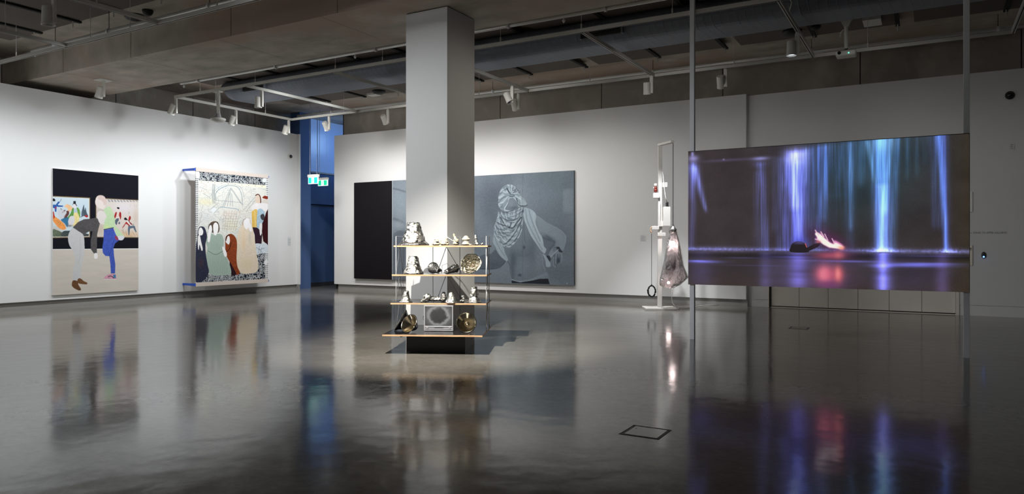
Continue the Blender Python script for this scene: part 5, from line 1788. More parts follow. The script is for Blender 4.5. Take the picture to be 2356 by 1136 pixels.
def bowl(label, u, v, k, R, depth, tiltdir, material, outer, amp, seed, ydef, name='cast_bowl', lift=None, knob=True):
    """an open cone standing on its rim, its hollow turned to the viewer"""
    p = place(u, v, k, ydef)
    z = SHELF[k][2]
    c = Vector((p.x, ydef, z + (lift or R * 0.97)))
    d = Vector(tiltdir).normalized()           # opening direction, unit coordinates
    T = ST @ Matrix.Translation(c) @ d.to_track_quat('Z', 'Y').to_matrix().to_4x4()
    t = thing(name, ST @ Vector((p.x, ydef, z)), label, 'sculpture', CASTS)
    ins = []
    for i in range(22):
        a = i / 21
        ins.append((R * (0.14 + 0.86 * a) * (1 - 0.0 * a), -depth * (1 - a ** 0.9)))
    ins = [(0, -depth)] + ins
    o = MB().lathe(ins, 64, T).build('hollow', material, t, smooth=True)
    if amp:
        rough(o, amp, 40, seed)
    out = [(R, 0.0), (R + 0.006, 0.004), (R + 0.010, -0.004), (R * 0.8, -depth * 0.3), (R * 0.55, -depth * 0.75), (R * 0.35, -depth * 1.02), (0, -depth * 1.04)]
    out2 = []
    for (r0, z0), (r1, z1) in zip(out, out[1:]):
        for i in range(6):
            out2.append((r0 + (r1 - r0) * i / 6, z0 + (z1 - z0) * i / 6))
    out2.append(out[-1])
    o2 = MB().lathe(out2, 64, T).build('outer_shell', outer, t, smooth=True)
    if amp:
        rough(o2, amp * 0.6, 30, seed)
    rim = [T @ Vector((R * 1.02 * math.cos(a), R * 1.02 * math.sin(a), 0.002)) for a in np.linspace(0, 2 * PI, 48, endpoint=False)]
    ro = MB().tube(rim, 0.004 if amp else 0.003, 8, closed=True).build('rim', M['silver_fine'] if amp else M['brass'], t, smooth=True)
    if amp:
        rough(ro, amp * 0.7, 40, seed)
    if knob:
        MB().lathe([(R * 0.15, -depth), (R * 0.16, -depth + 0.012), (R * 0.10, -depth + 0.016), (R * 0.09, -depth + 0.002), (0, -depth + 0.002)], 20, T).build('socket', M['brass'], t, smooth=True)
    if amp:
        # the hand-made bowl is not quite round
        for ch in t.children:
            Wm = T.inverted() @ world_of(ch)
            Wi = Wm.inverted()
            for v in ch.data.vertices:
                q = Wm @ v.co
                a = math.atan2(q.y, q.x)
                k_ = 1 + 0.05 * math.sin(2 * a + 0.6) + 0.035 * math.sin(3 * a + 1.9) + 0.02 * math.sin(7 * a)
                v.co = Wi @ Vector((q.x * k_, q.y * k_, q.z))
    low = min((world_of(ch) @ v.co).z for ch in t.children for v in ch.data.vertices)
    t.location.z += z + 0.0015 - low
    return t


bowl('large open crinkled gold bowl facing forward, right on the second board', 1083, 628, 2, 0.135, 0.10, (-0.12, -0.9, 0.30), M['brass_crinkled'], M['gunmetal'], 0.007, 31, 0.40, lift=0.134)

# --- third board
bell('small shiny silver bell at the left of the third board', 934, 695, 1,
     [(0, 0), (0.085, 0), (0.092, 0.004), (0.075, 0.022), (0.055, 0.05), (0.045, 0.09), (0.040, 0.13), (0.038, 0.146), (0.028, 0.15), (0, 0.14)],
     M['silver_fine'], 0.006, 40, 41)
z1_ = SHELF[1][2]
q0 = place(978, 696, 1, 0.20)
q1 = place(1022, 694, 1, 0.26)
lump('crumpled silver lying head joined to a scaly bar, centre left of the third board', 983, 696, 1,
     [(0, 0, 0.06, 0.052, 0.05, 0.055), (-0.03, 0, 0.03, 0.05, 0.04, 0.028), (-0.065, -0.01, 0.014, 0.03, 0.02, 0.014)] +
     [(0.05 + 0.022 * i, 0.02 + 0.004 * i, 0.045 - 0.001 * i, 0.03, 0.032, 0.036 - 0.001 * i) for i in range(8)],
     M['silver_fine'], 0.22, 'cast_bar', 0.007, 50, 43)
lump('dark blue-grey knob cast behind the scaly bar on the third board', 1021, 694, 1,
     [(0, 0, 0.04, 0.04, 0.038, 0.042), (0, 0, 0.085, 0.036, 0.034, 0.03), (0, 0, 0.115, 0.022, 0.02, 0.012)], M['gunmetal'], 0.42, 'cast_stub', 0.006, 40, 44)
bell('small rough silver cone in the centre of the third board', 1038, 696.5, 1,
     [(0, 0), (0.076, 0), (0.082, 0.004), (0.065, 0.022), (0.05, 0.05), (0.04, 0.085), (0.03, 0.12), (0.022, 0.138), (0, 0.142)],
     M['silver_fine'], 0.008, 46, 45)
lump('little black and silver blob, between cone and jar on the third board', 1065, 696, 1,
     [(0, 0, 0.02, 0.022, 0.022, 0.022), (-0.022, 0.03, 0.02, 0.03, 0.02, 0.02), (0.006, 0, 0.05, 0.018, 0.018, 0.02), (0.0, 0.02, 0.08, 0.024, 0.02, 0.02)], M['gunmetal'], 0.2, 'cast_blob', 0.004, 60, 46)
bell('jar-shaped silver cast with a collar, right on the third board', 1091, 695, 1,
     [(0, 0), (0.10, 0), (0.102, 0.006), (0.08, 0.025), (0.062, 0.06), (0.058, 0.1), (0.054, 0.15), (0.056, 0.16), (0.044, 0.172), (0.040, 0.19), (0.046, 0.2), (0.036, 0.208), (0, 0.2)],
     M['silver_fine'], 0.006, 36, 47)

# --- bottom board: two spun reflectors and the monitor
bowl('open black horn standing behind the tilted gold reflector, left on the bottom board', 921, 766, 0, 0.145, 0.15, (-0.75, -0.15, 0.45), M['blackgloss'], M['blackgloss'], 0, 51, 0.10, 'black_horn', lift=0.15, knob=False)
bowl('gold spun reflector tilted to the left, beside the grey monitor', 941, 768, 0, 0.118, 0.13, (-0.45, -0.72, 0.42), M['brass'], M['blackgloss'], 0, 52, -0.12, 'gold_reflector', lift=0.112)
bowl('round gold reflector facing forward, right of the grey monitor', 1073, 766, 0, 0.122, 0.10, (0.05, -0.93, 0.28), M['brass'], M['blackgloss'], 0, 53, -0.06, 'gold_reflector', lift=0.119)


def monitor():
    z = SHELF[0][2]
    pa = slocal(P(974.5, 762, 2, z))
    pb = slocal(P(1043, 762, 2, z))
    y = (pa.y + pb.y) / 2
    xa, xb = pa.x, pb.x
    H = (762 - 704) * ((slocal(P(1008, 762, 2, z)) - slocal((0, 0, 0))).y * 0 + 9.1 / FPX)
    t = thing('crt_monitor', ST @ Vector(((xa + xb) / 2, y, z)), 'grey tube monitor showing a dark blurred ring, centre of the bottom board', 'monitor')
    H = 0.335
    m = MB()
    m.box((xa, y, z + 0.004), (xb, y + 0.06, z + H), T=ST)
    bev(m.build('front_case', M['case'], t), 0.005)
    e = 0.03
    m = MB()
    m.quadbox([S(xa + 0.01, y + 0.06, z + 0.004), S(xb - 0.01, y + 0.06, z + 0.004), S(xb - 0.05, y + 0.36, z + 0.03), S(xa + 0.05, y + 0.36, z + 0.03),
               S(xa + 0.01, y + 0.06, z + H - 0.01), S(xb - 0.01, y + 0.06, z + H - 0.01), S(xb - 0.05, y + 0.36, z + H - 0.06), S(xa + 0.05, y + 0.36, z + H - 0.06)])
    m.build('tube_housing', M['case_dark'], t)
    sx0, sx1, sz0, sz1 = xa + 0.02, xb - 0.02, z + 0.075, z + H - 0.015
    MB().box((sx0 - 0.004, y - 0.003, sz0 - 0.004), (sx1 + 0.004, y + 0.001, sz1 + 0.004), T=ST).build('screen_bezel', M['case_dark'], t)
    MB().box((sx0 - 0.004, y - 0.008, sz0 - 0.014), (sx1 + 0.004, y + 0.001, sz0 - 0.006), T=ST).build('bezel_lip', M['white'], t)
    nx, ny = 130, 100
    c = Canvas(1, 0, 0, 1, 0, 1, nx, ny, (150, 150, 152))
    X, Y = c.X / nx, c.Y / ny
    n1 = vnoise(ny, nx, 6, 8, 71, 3)
    r = np.hypot((X - 0.5) / 0.40, (Y - 0.46) / 0.48) + (n1 - 0.5) * 0.28
    g = np.interp(r, [0, 0.6, 0.72, 0.88, 1.02, 1.15, 1.5], [42, 44, 60, 165, 168, 110, 78])
    g = g + (n1 - 0.5) * 20
    c.c[:] = g[:, :, None]
    # slightly bulging picture tube
    me = bpy.data.meshes.new('tube_picture')
    V, F = [], []
    for j in range(ny):
        for i in range(nx):
            a, b = i / (nx - 1), j / (ny - 1)
            bul = 0.010 * (1 - (2 * a - 1) ** 2) * (1 - (2 * b - 1) ** 2)
            V.append(tuple(S(sx0 + (sx1 - sx0) * a, y - 0.004 - bul, sz1 + (sz0 - sz1) * b)))
    for j in range(ny - 1):
        for i in range(nx - 1):
            k = j * nx + i
            F.append((k, k + nx, k + nx + 1, k + 1))
    me.from_pydata(V, [], F)
    at = me.color_attributes.new('paint', 'FLOAT_COLOR', 'POINT')
    col = np.ones((ny * nx, 4), np.float32)
    col[:, :3] = lin(c.c.reshape(-1, 3))
    at.data.foreach_set('color', col.ravel())
    me.materials.append(crt_mat)
    o = bpy.data.objects.new('tube_picture', me)
    COL.objects.link(o)
    o.parent = t
    o.matrix_parent_inverse = world_of(t).inverted()
    for k in range(9):
        xx = (xa + xb) / 2 - 0.052 + k * 0.013
        MB().box((xx, y - 0.003, z + 0.043), (xx + 0.008, y, z + 0.050), T=ST).build('letter_mark', M['case_dark'], t)
    MB().box((xa + 0.015, y - 0.002, z + 0.028), (xb - 0.015, y, z + 0.031), T=ST).build('flap_line', M['case_dark'], t)
    T = ST @ Matrix.Translation((xa + 0.045, y, z + 0.045)) @ Matrix.Rotation(PI / 2, 4, 'X')
    MB().lathe([(0, 0.006), (0.014, 0.006), (0.016, 0), (0, 0)], 20, T).build('knob', M['case'], t)
    T = ST @ Matrix.Translation((xb - 0.045, y, z + 0.045)) @ Matrix.Rotation(PI / 2, 4, 'X')
    MB().lathe([(0, 0.006), (0.012, 0.006), (0.013, 0), (0, 0)], 20, T).build('knob', M['case'], t)
    h = [S(xa - 0.002, y + 0.05, z + 0.20), S(xa - 0.02, y + 0.07, z + 0.18), S(xa - 0.02, y + 0.07, z + 0.15), S(xa - 0.002, y + 0.05, z + 0.13)]
    MB().tube(h, 0.004, 6).build('handle', M['black'], t)
monitor()
c = MB().tube([S(-0.14, 0.30, 0.236), S(-0.14, 0.30, 0.2), S(-0.13, 0.28, 0.16)], [0.03, 0.035, 0.02], 10).build('power_brick', M['black'])
tag(c, 'small black adapter hanging under the left end of the bottom board', 'adapter')

# ================================================================== WHITE STAND WITH BAG
GH = math.radians(27.2)
GO = P(1517, 710, 2, 0.0)
GT = Matrix.Translation(GO) @ Matrix.Rotation(GH, 4, 'Z')
GD = 15.35


def gx(u):
    """photo column -> local x at the post's plane"""
    r = ray(u, 500)
    a, b = GT.inverted() @ Vector((0, 0, EYE)), GT.inverted() @ (Vector((0, 0, EYE)) + r)
    t = (0 - a.y) / (b.y - a.y)
    return (a + (b - a) * t).x


def gz(v, u=1517):
    r = ray(u, v)
    a, b = GT.inverted() @ Vector((0, 0, EYE)), GT.inverted() @ (Vector((0, 0, EYE)) + r)
    t = (0 - a.y) / (b.y - a.y)
    return (a + (b - a) * t).z


def G(x, y, z):
    return GT @ Vector((x, y, z))


stand = thing('white_stand', GO, 'tall white wooden stand of staggered posts, ledges and boxes on a square foot', 'stand', rz=GH)
def gbox(name, u0, u1, v0, v1, y0, y1, mt='white_wood'):
    m = MB().box((gx(u0), y0, gz(v1)), (gx(u1), y1, gz(v0)), T=GT)
    return bev(m.build(name, M[mt], stand), 0.006)
m = MB().box((gx(1481), -0.30, 0), (gx(1553), 0.28, 0.035), T=GT)
bev(m.build('foot_plate', M['white_wood'], stand), 0.004)
gbox('lower_post', 1513, 1522.5, 537, 706.5, -0.04, 0.05)
gbox('upper_post', 1515, 1523.8, 336, 541, 0.02, 0.11)
gbox('front_post', 1514, 1519, 463, 521, -0.03, 0.02)
m = MB()
a, b = (gx(1514.5), -0.03), (gx(1544), -0.55)
zt_ = gz(334)
zt2 = zt_ + 0.0
m.quadbox([G(a[0], 0.10, zt_), G(a[0] + 0.09, 0.10, zt_), G(gx(1544) , -0.40, zt_ ), G(gx(1536), -0.40, zt_),
           G(a[0], 0.10, zt_ + 0.045), G(a[0] + 0.09, 0.10, zt_ + 0.045), G(gx(1544), -0.40, zt_ + 0.045), G(gx(1536), -0.40, zt_ + 0.045)])
m.build('top_arm', M['white_wood'], stand)
gbox('side_block', 1524, 1535.5, 419.5, 431, -0.03, 0.07)
gbox('figurine_ledge', 1502.5, 1516.5, 444, 455.5, -0.06, 0.05)
gbox('cross_block', 1517.5, 1526, 508, 521, -0.02, 0.04)
gbox('large_box', 1525, 1541, 476, 520, -0.10, 0.06)
gbox('left_ledge', 1499.5, 1516, 520, 528, -0.05, 0.05)
gbox('middle_ledge', 1512, 1530.5, 535, 543, -0.07, 0.05)
m = MB().tube([G(gx(1534.5), -0.02, gz(476)), G(gx(1534.5), -0.02, gz(466)), G(gx(1533.5), -0.02, gz(465))], [0.028, 0.03, 0.02], 10)
m.build('cable_grip', M['black'], stand)
cb = MB().tube([G(gx(1525), 0.02, gz(395)), G(gx(1526.5), -0.04, gz(420)), G(gx(1528), -0.05, gz(437)), G(gx(1531), -0.04, gz(455)), G(gx(1534), -0.02, gz(466))], 0.009, 6).build('cable', M['white'], stand, smooth=True)
hk = MB().tube([G(gx(1500.5), -0.03, gz(521)), G(gx(1496.5), -0.04, gz(525)), G(gx(1495.3), -0.04, gz(530)), G(gx(1497.5), -0.04, gz(535)), G(gx(1499.5), -0.04, gz(532))], 0.012, 8).build('wooden_hook', M['brown'], stand, smooth=True)

# hoop on its cord
t = thing('hanging_hoop', G(gx(1498.4), -0.04, gz(536)), 'knobbly black hoop hanging on a long black cord from the left ledge', 'hoop')
MB().tube([G(gx(1498.4), -0.04, gz(537)), G(gx(1498.4), -0.04, gz(654))], 0.0055, 6).build('cord', M['rope'], t)
cxh, czh = gx(1498.7), gz(669.5)
ring = []
for i in range(40):
    a = 2 * PI * i / 40
    ring.append(G(cxh + 0.078 * math.sin(a), -0.04, czh + 0.118 * math.cos(a)))
o = MB().tube(ring, 0.017, 10, closed=True).build('hoop_ring', M['blackgloss'], t, smooth=True)
rough(o, 0.010, 45, 61)
MB().tube([G(gx(1498.4), -0.04, gz(653)), G(gx(1498.5), -0.04, gz(658))], [0.008, 0.02], 8).build('knot', M['rope'], t)

# figurine
def figurine():
    x, z = gx(1508.5), gz(444) + 0.012
    t = thing('figurine', G(x, 0, z), 'small red and white figurine seated on the left ledge of the stand', 'figurine')
    red = mat('figurine_red', srgb(120, 44, 34), 0.3, var=0.4, scale=60)
    wh = mat('figurine_white', srgb(226, 216, 206), 0.3, var=0.2, scale=60)
    import bmesh
    def lp(parts, name, mt, amp=0.004):
        bm = bmesh.new()
        for dx, dz, rx, rz in parts:
            r = bmesh.ops.create_icosphere(bm, subdivisions=3, radius=1.0)
            bmesh.ops.transform(bm, matrix=GT @ Matrix.Translation((x + dx, 0, z + dz)) @ Matrix.Diagonal((rx, rx, rz, 1)), verts=r['verts'])
        me = bpy.data.meshes.new(name)
        bm.to_mesh(me)
        bm.free()
        for q in me.polygons:
            q.use_smooth = True
        me.materials.append(mt)
        o = bpy.data.objects.new(name, me)
        COL.objects.link(o)
        o.parent = t
        o.matrix_parent_inverse = world_of(t).inverted()
        rough(o, amp, 40, 3)
    lp([(0, 0.045, 0.04, 0.05)], 'lower_body', red)
    lp([(0.0, 0.1, 0.034, 0.035)], 'upper_body', red)
    lp([(0, 0.155, 0.037, 0.034)], 'head', wh)
    lp([(-0.042, 0.10, 0.013, 0.016)], 'hand', wh)
    lp([(0.002, 0.178, 0.038, 0.018)], 'cap', wh)
    lp([(0.012, 0.145, 0.018, 0.018)], 'face', red, 0.002)
figurine()


# the smoky plastic bag with lamps inside
def bag():
    cxp = 1542
    t = thing('plastic_bag', G(gx(cxp), -0.30, gz(515)), 'wrinkled smoky translucent plastic bag with glowing bulbs inside, hung from the arm', 'bag')
    yb = -0.34
    MB().tube([G(gx(1541.5), yb - 0.02, gz(334) - 0.004), G(gx(1542.2), yb - 0.01, gz(338)), G(gx(1542.2), yb, gz(517))], 0.007, 6).build('rope', M['case_dark'], t, smooth=True)
    # outline rows: v, left u, right u
    rows = [(517, 1540.5, 1544), (523, 1538.5, 1546), (528, 1534, 1549), (533, 1532.5, 1551), (538, 1534.5, 1551.5), (545, 1532, 1553.5), (556, 1529, 1556.5), (570, 1527, 1559), (585, 1524, 1561.5), (600, 1521.5, 1564),
            (612, 1518.5, 1567), (624, 1516, 1572), (636, 1513, 1577), (646, 1511.5, 1566), (654, 1512.5, 1556), (659, 1520, 1545)]
    n = 48
    m = MB()
    for k, (v, ul, ur) in enumerate(rows):
        x0, x1, z = gx(ul), gx(ur), gz(v)
        c, w_ = (x0 + x1) / 2, (x1 - x0) / 2
        dp = min(0.17, 0.75 * w_)
        for j in range(n):
            a = 2 * PI * j / n
            wr = 1 + 0.07 * noise.noise(Vector((math.cos(a) * 2.2, math.sin(a) * 2.2, k * 0.8))) + 0.05 * math.sin(a * 9 + k * 0.6) * min(1, k / 4)
            m.v.append(tuple(G(c + w_ * math.cos(a), yb + dp * math.sin(a) * wr, z + 0.012 * noise.noise(Vector((a * 2, k, 3))))))
    for k in range(len(rows) - 1):
        for j in range(n):
            j2 = (j + 1) % n
            m.f.append((k * n + j, k * n + j2, (k + 1) * n + j2, (k + 1) * n + j))
            m.m.append(0)
    k = (len(rows) - 1) * n
    m.f.append(tuple(k + j for j in reversed(range(n))))
    m.m.append(0)
    fm, nt, b = new_mat('smoky_film')
    N, Lk = nt.nodes, nt.links
    for nd in list(N):
        if nd.type != 'OUTPUT_MATERIAL':
            N.remove(nd)
    out = [x for x in N if x.type == 'OUTPUT_MATERIAL'][0]
    tc = N.new('ShaderNodeTexCoord')
    nz = N.new('ShaderNodeTexNoise')
    nz.inputs['Scale'].default_value = 7
    nz.inputs['Detail'].default_value = 5
    nz.inputs['Distortion'].default_value = 1.5
    Lk.new(tc.outputs['Object'], nz.inputs['Vector'])
    bp = N.new('ShaderNodeBump')
    bp.inputs['Strength'].default_value = 1.0
    bp.inputs['Distance'].default_value = 0.04
    Lk.new(nz.outputs['Fac'], bp.inputs['Height'])
    gl = N.new('ShaderNodeBsdfGlossy')
    gl.inputs['Roughness'].default_value = 0.18
    gl.inputs['Color'].default_value = (0.85, 0.82, 0.82, 1)
    Lk.new(bp.outputs['Normal'], gl.inputs['Normal'])
    tr = N.new('ShaderNodeBsdfTransparent')
    tr.inputs['Color'].default_value = (0.72, 0.69, 0.70, 1)
    tl = N.new('ShaderNodeBsdfTranslucent')
    tl.inputs['Color'].default_value = (0.62, 0.54, 0.56, 1)
    mx = N.new('ShaderNodeMixShader')
    cr = N.new('ShaderNodeValToRGB')
    cr.color_ramp.elements[0].position = 0.35
    cr.color_ramp.elements[0].color = (0.12, 0.12, 0.12, 1)
    cr.color_ramp.elements[1].position = 0.65
    cr.color_ramp.elements[1].color = (0.5, 0.5, 0.5, 1)
    Lk.new(nz.outputs['Fac'], cr.inputs['Fac'])
    Lk.new(cr.outputs['Color'], mx.inputs[0])
    Lk.new(tr.outputs[0], mx.inputs[1])
    Lk.new(tl.outputs[0], mx.inputs[2])
    m2 = N.new('ShaderNodeMixShader')
    lw = N.new('ShaderNodeLayerWeight')
    lw.inputs['Blend'].default_value = 0.35
    Lk.new(bp.outputs['Normal'], lw.inputs['Normal'])
    Lk.new(lw.outputs['Fresnel'], m2.inputs[0])
    Lk.new(mx.outputs[0], m2.inputs[1])
    Lk.new(gl.outputs[0], m2.inputs[2])
    Lk.new(m2.outputs[0], out.inputs['Surface'])
    m.build('bag_film', fm, t, smooth=True)
    # gathered dark neck
    o = MB().lathe([(0, -0.05), (0.03, -0.05), (0.06, -0.02), (0.075, 0.03), (0.05, 0.07), (0.02, 0.10), (0, 0.11)], 28, GT @ Matrix.Translation((gx(1541.8), yb, gz(532)))).build('gathered_neck', M['gunmetal'], t, smooth=True)
    rough(o, 0.02, 22, 71)
    # dark bundle inside
    o = MB().lathe([(0, -0.17), (0.06, -0.16), (0.10, -0.09), (0.11, 0.0), (0.09, 0.09), (0.05, 0.15), (0, 0.17)], 28, GT @ Matrix.Translation((gx(1536), yb, gz(613))) @ Matrix.Rotation(0.5, 4, 'Y')).build('dark_bundle', M['rope'], t, smooth=True)
    rough(o, 0.02, 14, 72)
    bm_ = mat('bulb_glow', (1, 0.9, 0.85, 1), 0.3, emit=(1.0, 0.86, 0.82, 1), estr=30)
    bm2 = mat('bulb_glow_low', (1, 0.9, 0.85, 1), 0.3, emit=(1.0, 0.80, 0.74, 1), estr=12)
    MB().lathe([(0, -0.045), (0.03, -0.035), (0.04, 0.0), (0.03, 0.03), (0.014, 0.06), (0, 0.065)], 20, GT @ Matrix.Translation((gx(1541), yb, gz(563)))).build('bulb', bm_, t, smooth=True)
    MB().tube([G(gx(1541), yb, gz(556)), G(gx(1541), yb, gz(546))], 0.02, 10).build('bulb_socket', M['black'], t)
    MB().lathe([(0, -0.03), (0.025, -0.02), (0.03, 0.0), (0.02, 0.02), (0, 0.035)], 16, GT @ Matrix.Translation((gx(1532), yb, gz(648)))).build('bulb', bm2, t, smooth=True)
    MB().tube([G(gx(1541), yb, gz(546)), G(gx(1546), yb + 0.06, gz(575)), G(gx(1548), yb + 0.03, gz(600)), G(gx(1540), yb, gz(630)), G(gx(1532), yb, gz(645))], 0.008, 6).build('inner_cord', M['rope'], t)
    for i, (u, v, s) in enumerate(((1541, 563, 9.0), (1532, 648, 2.5))):
        d = bpy.data.lights.new('bulb_light', 'POINT')
        d.energy = s
        d.color = (1, 0.85, 0.8)
        d.shadow_soft_size = 0.05
        l = bpy.data.objects.new('bulb_light', d)
        l.location = G(gx(u), yb, gz(v) - 0.01)
        COL.objects.link(l)
bag()

# cable from the bag to the outlet on the floor
pts = [G(gx(1541), -0.3, gz(662)), G(gx(1540), -0.3, gz(680)), G(gx(1541), -0.3, gz(692)), G(gx(1547), -0.36, gz(703)), G(gx(1556), -0.38, 0.012), P(1560, 710, 2, 0.01), P(1562, 707.5, 2, 0.008), P(1575, 708, 2, 0.008),
       P(1598, 706.5, 2, 0.008), P(1608, 703.5, 2, 0.008), P(1625, 701.5, 2, 0.008), P(1652, 701.3, 2, 0.008)]
c = MB().tube(pts, 0.007, 6).build('lamp_cable', M['white'], smooth=True)
tag(c, 'thin white cable running from the glowing bag along the floor', 'cable')
pt = P(1655, 700.5, 2, 0.01)
c = MB().tube([pt, pt + Vector((0.0, 0.02, 0.03)), pt + Vector((0.02, 0.1, 0.08)), pt + Vector((0.0, 0.12, 0.14)), pt + Vector((-0.01, 0.15, 0.165))], [0.02, 0.01, 0.008, 0.008, 0.008], 6).build('power_plug', M['track'])
tag(c, 'white plug and short flex at the skirting beside the left screen post', 'plug')


# ================================================================== WALL THINGS
def cam_dome(p, axis, label):
    t = thing('security_camera', p, label, 'camera', 'dome cameras on the walls')
    if axis == 0:
        T = Matrix.Translation(p) @ Matrix.Rotation(PI / 2, 4, 'Y')
    else:
        T = Matrix.Translation(p) @ Matrix.Rotation(PI / 2, 4, 'X')
    MB().lathe([(0.075, 0), (0.078, 0.03), (0.068, 0.045), (0.05, 0.05), (0, 0.05)], 28, T).build('camera_base', M['fixture'] if axis == 0 else M['black'], t, smooth=False)
    MB().lathe([(0.052, 0.045), (0.050, 0.07), (0.035, 0.092), (0.015, 0.10), (0, 0.101)], 28, T).build('camera_dome', M['blackgloss'], t, smooth=True)
cam_dome(Vector((XW, 15.324, 4.02)), 0, 'small dome camera high on the left wall near the passage')
cam_dome(Vector((1.367, YL, 4.224)), 1, 'black dome camera high on the right wall')


def plate(name, label, cat, axis, val, h0, h1, z0, z1, d, mt, group=None, marks=0):
    if axis == 0:
        o = MB().box((val, h0, z0), (val + d, h1, z1)).build(name, mt)
    else:
        o = MB().box((h0, val - d, z0), (h1, val, z1)).build(name, mt)
    tag(o, label, cat, group)
    for i in range(marks):
        zz = z1 - (z1 - z0) * (0.15 + 0.7 * i / max(1, marks - 1)) - 0.004
        wd = 0.75 if i % 3 else 0.55
        a, b = h0 + (h1 - h0) * 0.12, h0 + (h1 - h0) * (0.12 + wd)
        if axis == 0:
            MB().box((val + d, a, zz), (val + d + 0.001, b, zz + 0.007)).build('text_line', M['skirt'], o)
        else:
            MB().box((a, val - d - 0.001, zz), (b, val - d, zz + 0.007)).build('text_line', M['skirt'], o)
    return o


lab = mat('label_card', srgb(214, 216, 217), 0.6, var=0.02)
plate('wall_label', 'small text label on the white wall right of the painted cloth', 'label', 0, XW, 15.25, 15.38, 1.33, 1.60, 0.003, lab, marks=8)
plate('wall_label', 'small text label on the back wall left of the white stand', 'label', 1, YW, -5.95, -5.80, 1.45, 1.61, 0.003, lab, marks=6)
t = plate('lift_display', 'pale wall panel with a lit blue display at the screen\'s right edge', 'panel', 1, YL, 0.56, 0.768, 2.02, 2.41, 0.02, mat('alu_plate', srgb(250, 246, 240), 0.5))
MB().box((0.60, YL - 0.023, 2.15), (0.70, YL - 0.02, 2.27)).build('display', M['black'], t)
MB().box((0.665, YL - 0.025, 2.19), (0.69, YL - 0.023, 2.225)).build('lit_sign', mat('display_blue', (0.6, 0.8, 1, 1), 0.4, emit=(0.55, 0.8, 1, 1), estr=2.2), t)
t = plate('lift_button_plate', 'pale lift button plate low beside the screen\'s right edge', 'panel', 1, YL, 0.56, 0.768, 0.98, 1.37, 0.02, mat('alu_plate_low', srgb(250, 240, 222), 0.5))
MB().box((0.70, YL - 0.022, 1.305), (0.755, YL - 0.02, 1.32)).build('text_line', M['case_dark'], t)
MB().box((0.70, YL - 0.022, 1.28), (0.755, YL - 0.02, 1.29)).build('text_line', M['case_dark'], t)
MB().lathe([(0, 0.008), (0.018, 0.008), (0.02, 0), (0, 0)], 18, Matrix.Translation((0.70, YL - 0.02, 1.17)) @ Matrix.Rotation(PI / 2, 4, 'X')).build('button', M['case_dark'], t)
xb, zb_ = 0.951, 1.152
t = thing('blue_lamp', (xb, YL, zb_), 'small wall sensor glowing blue right of the screen', 'lamp')
MB().lathe([(0, 0.03), (0.02, 0.03), (0.038, 0.018), (0.04, 0), (0, 0)], 20, Matrix.Translation((xb, YL, zb_ + 0.03)) @ Matrix.Rotation(PI / 2, 4, 'X') @ Matrix.Diagonal((1, 1.6, 1, 1))).build('sensor_body', M['case_dark'], t)
MB().lathe([(0, 0.014), (0.012, 0.01), (0.016, 0), (0, 0)], 16, Matrix.Translation((xb, YL - 0.03, zb_ - 0.005)) @ Matrix.Rotation(PI / 2, 4, 'X')).build('blue_glass', mat('blue_led', (0.1, 0.3, 1, 1), 0.3, emit=(0.12, 0.28, 1.0, 1), estr=4), t)
t = plate('wall_socket', 'faint grey relief plate on the right wall under the dome camera', 'panel', 1, YL, 1.36, 1.44, 3.19, 3.32, 0.012, M['wall'])
for i in range(3):
    MB().box((1.375, YL - 0.014, 3.21 + i * 0.035), (1.42, YL - 0.012, 3.222 + i * 0.035)).build('relief_line', M['skirt'], t)


def words(txt, size, p, label, sx=1.0):
    cu = bpy.data.curves.new('lettering', 'FONT')
    cu.body = txt
    cu.size = size
    cu.extrude = 0.0008
    cu.space_character = 1.35
    o = bpy.data.objects.new('tmp_text', cu)
    COL.objects.link(o)
    bpy.context.view_layer.update()
    me = bpy.data.meshes.new_from_object(o.evaluated_get(bpy.context.evaluated_depsgraph_get()))
    COL.objects.unlink(o)
    bpy.data.objects.remove(o)
    me.materials.clear()
    me.materials.append(M['black'])
    xs_ = [v.co.x for v in me.vertices]
    k = sx / (max(xs_) - min(xs_))
    for v in me.vertices:
        v.co.x = (v.co.x - min(xs_)) * k
    n = bpy.data.objects.new('wall_lettering', me)
    n.location = p
    n.rotation_euler = (PI / 2, 0, 0)
    COL.objects.link(n)
    tag(n, label, 'lettering')
    return n
words('\u2190 STAIRS TO UPPER GALLERIES', 0.052, (0.735, YL - 0.0015, 1.595), 'small black words STAIRS TO UPPER GALLERIES on the right wall', P(2316, 535, 1, YL).x - 0.735)


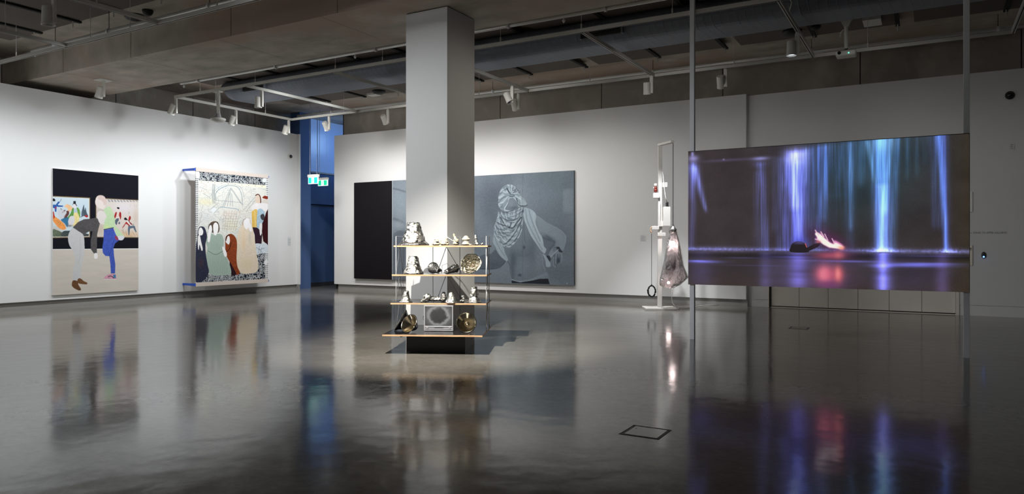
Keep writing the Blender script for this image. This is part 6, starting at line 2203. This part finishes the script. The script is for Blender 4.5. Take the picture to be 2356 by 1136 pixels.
# exit signs hanging before the passage
def exit_sign(u0, u1, vt, vb, Y, label, shift):
    x0, x1 = P(u0, vt, 1, Y).x, P(u1, vt, 1, Y).x
    zt, zb = P(u0, vt, 1, Y).z, P(u0, vb, 1, Y).z
    t = thing('exit_sign', ((x0 + x1) / 2, Y, zt), label, 'sign')
    h = (zt - zb)
    MB().box((x0, Y - 0.035, zt - h * 0.28), (x1, Y + 0.035, zt)).build('sign_housing', M['fixture'], t)
    wm = mat('sign_white' + str(shift), (0.9, 1, 0.98, 1), 0.4, emit=(0.85, 1.0, 0.97, 1), estr=0.75)
    gm = mat('sign_green' + str(shift), srgb(0, 190, 150), 0.4, emit=(0.0, 0.62, 0.52, 1) if shift == 0 else (0.0, 0.60, 0.28, 1), estr=0.85)
    face = MB().box((x0 + 0.01, Y - 0.018, zb), (x1 - 0.01, Y + 0.018, zt - h * 0.28)).build('sign_face', wm, t)
    w_ = x1 - x0
    zz0, zz1 = zb + h * 0.06, zt - h * 0.33
    MB().box((x0 + 0.025, Y - 0.02, zz0), (x0 + w_ * 0.36, Y - 0.018, zz1)).build('green_field', gm, face)
    MB().box((x0 + w_ * 0.62, Y - 0.02, zz0), (x1 - 0.025, Y - 0.018, zz1)).build('green_field', gm, face)
    # running figure in the middle field
    xm, zm, s = x0 + w_ * 0.49, (zz0 + zz1) / 2, (zz1 - zz0) * 0.5
    yy = Y - 0.0205
    f = MB().tube([(xm + 0.01, yy, zm + s * 0.45), (xm, yy, zm + s * 0.1), (xm - 0.004, yy, zm - s * 0.1)], 0.007, 6)
    f.tube([(xm - 0.004, yy, zm - s * 0.1), (xm + 0.014, yy, zm - s * 0.35), (xm + 0.008, yy, zm - s * 0.7)], 0.005, 6)
    f.tube([(xm - 0.004, yy, zm - s * 0.1), (xm - 0.016, yy, zm - s * 0.4), (xm - 0.03, yy, zm - s * 0.5)], 0.005, 6)
    f.tube([(xm + 0.008, yy, zm + s * 0.4), (xm + 0.024, yy, zm + s * 0.15)], 0.004, 6)
    f.tube([(xm + 0.006, yy, zm + s * 0.4), (xm - 0.018, yy, zm + s * 0.2)], 0.004, 6)
    f.lathe([(0, -0.010), (0.008, -0.006), (0.010, 0), (0.008, 0.006), (0, 0.010)], 10, Matrix.Translation((xm + 0.014, yy, zm + s * 0.7)))
    o = f.build('running_figure', gm, face)
    MB().tube([(x0 + 0.06, Y, zt), (x0 + 0.06, Y, SL)], 0.006, 6).build('hanging_rod', M['case'], t)
    MB().tube([(x1 - 0.06, Y, zt), (x1 - 0.06, Y, SL)], 0.002, 4).build('wire', M['case'], t)
exit_sign(709.5, 732.5, 402, 423.5, 15.0, 'left green and white exit sign hanging before the blue passage', 0)
exit_sign(732, 754.5, 409.5, 428, 16.1, 'right green exit sign hanging deeper in the passage behind the first', 1)

# ------------------------------------------------------------------ floor boxes
def hatch(x0, x1, y0, y1, label):
    t = thing('floor_hatch', ((x0 + x1) / 2, (y0 + y1) / 2, 0), label, 'hatch')
    e = 0.022
    st = M['pipe']
    dk = M['case_dark']
    MB().box((x0, y0, -0.01), (x0 + 0.008, y1, 0.004)).build('frame_edge', st, t)
    MB().box((x1 - 0.008, y0, -0.01), (x1, y1, 0.003)).build('frame_edge', dk, t)
    MB().box((x0, y0, -0.01), (x1, y0 + 0.008, 0.003)).build('frame_edge', dk, t)
    MB().box((x0, y1 - 0.008, -0.01), (x1, y1, 0.003)).build('frame_edge', dk, t)
    MB().box((x0 + 0.008, y0 + 0.008, -0.01), (x1 - 0.008, y1 - 0.008, 0.0012)).build('frame_bed', M['case_dark'], t)
    lid = MB().box((x0 + e + 0.012, y0 + e, -0.005), (x1 - e, y1 - e, 0.0025)).build('lid', M['hatch'], t)
    MB().lathe([(0, 0.0005), (0.007, 0.0005), (0.007, 0), (0, 0)], 12, Matrix.Translation((x0 + 0.06, y1 - 0.09, 0.0026))).build('finger_hole', M['black'], lid)
M['hatch'] = mat('dark_steel_lid', srgb(70, 70, 68), 0.18, metal=0.7, var=0.08)
hatch(-1.965, -1.66, 4.965, 5.26, 'dark steel floor box lid in the foreground floor')
hatch(-1.99, -1.69, 12.55, 12.83, 'small dark floor box lid near the lift doors behind the screen')
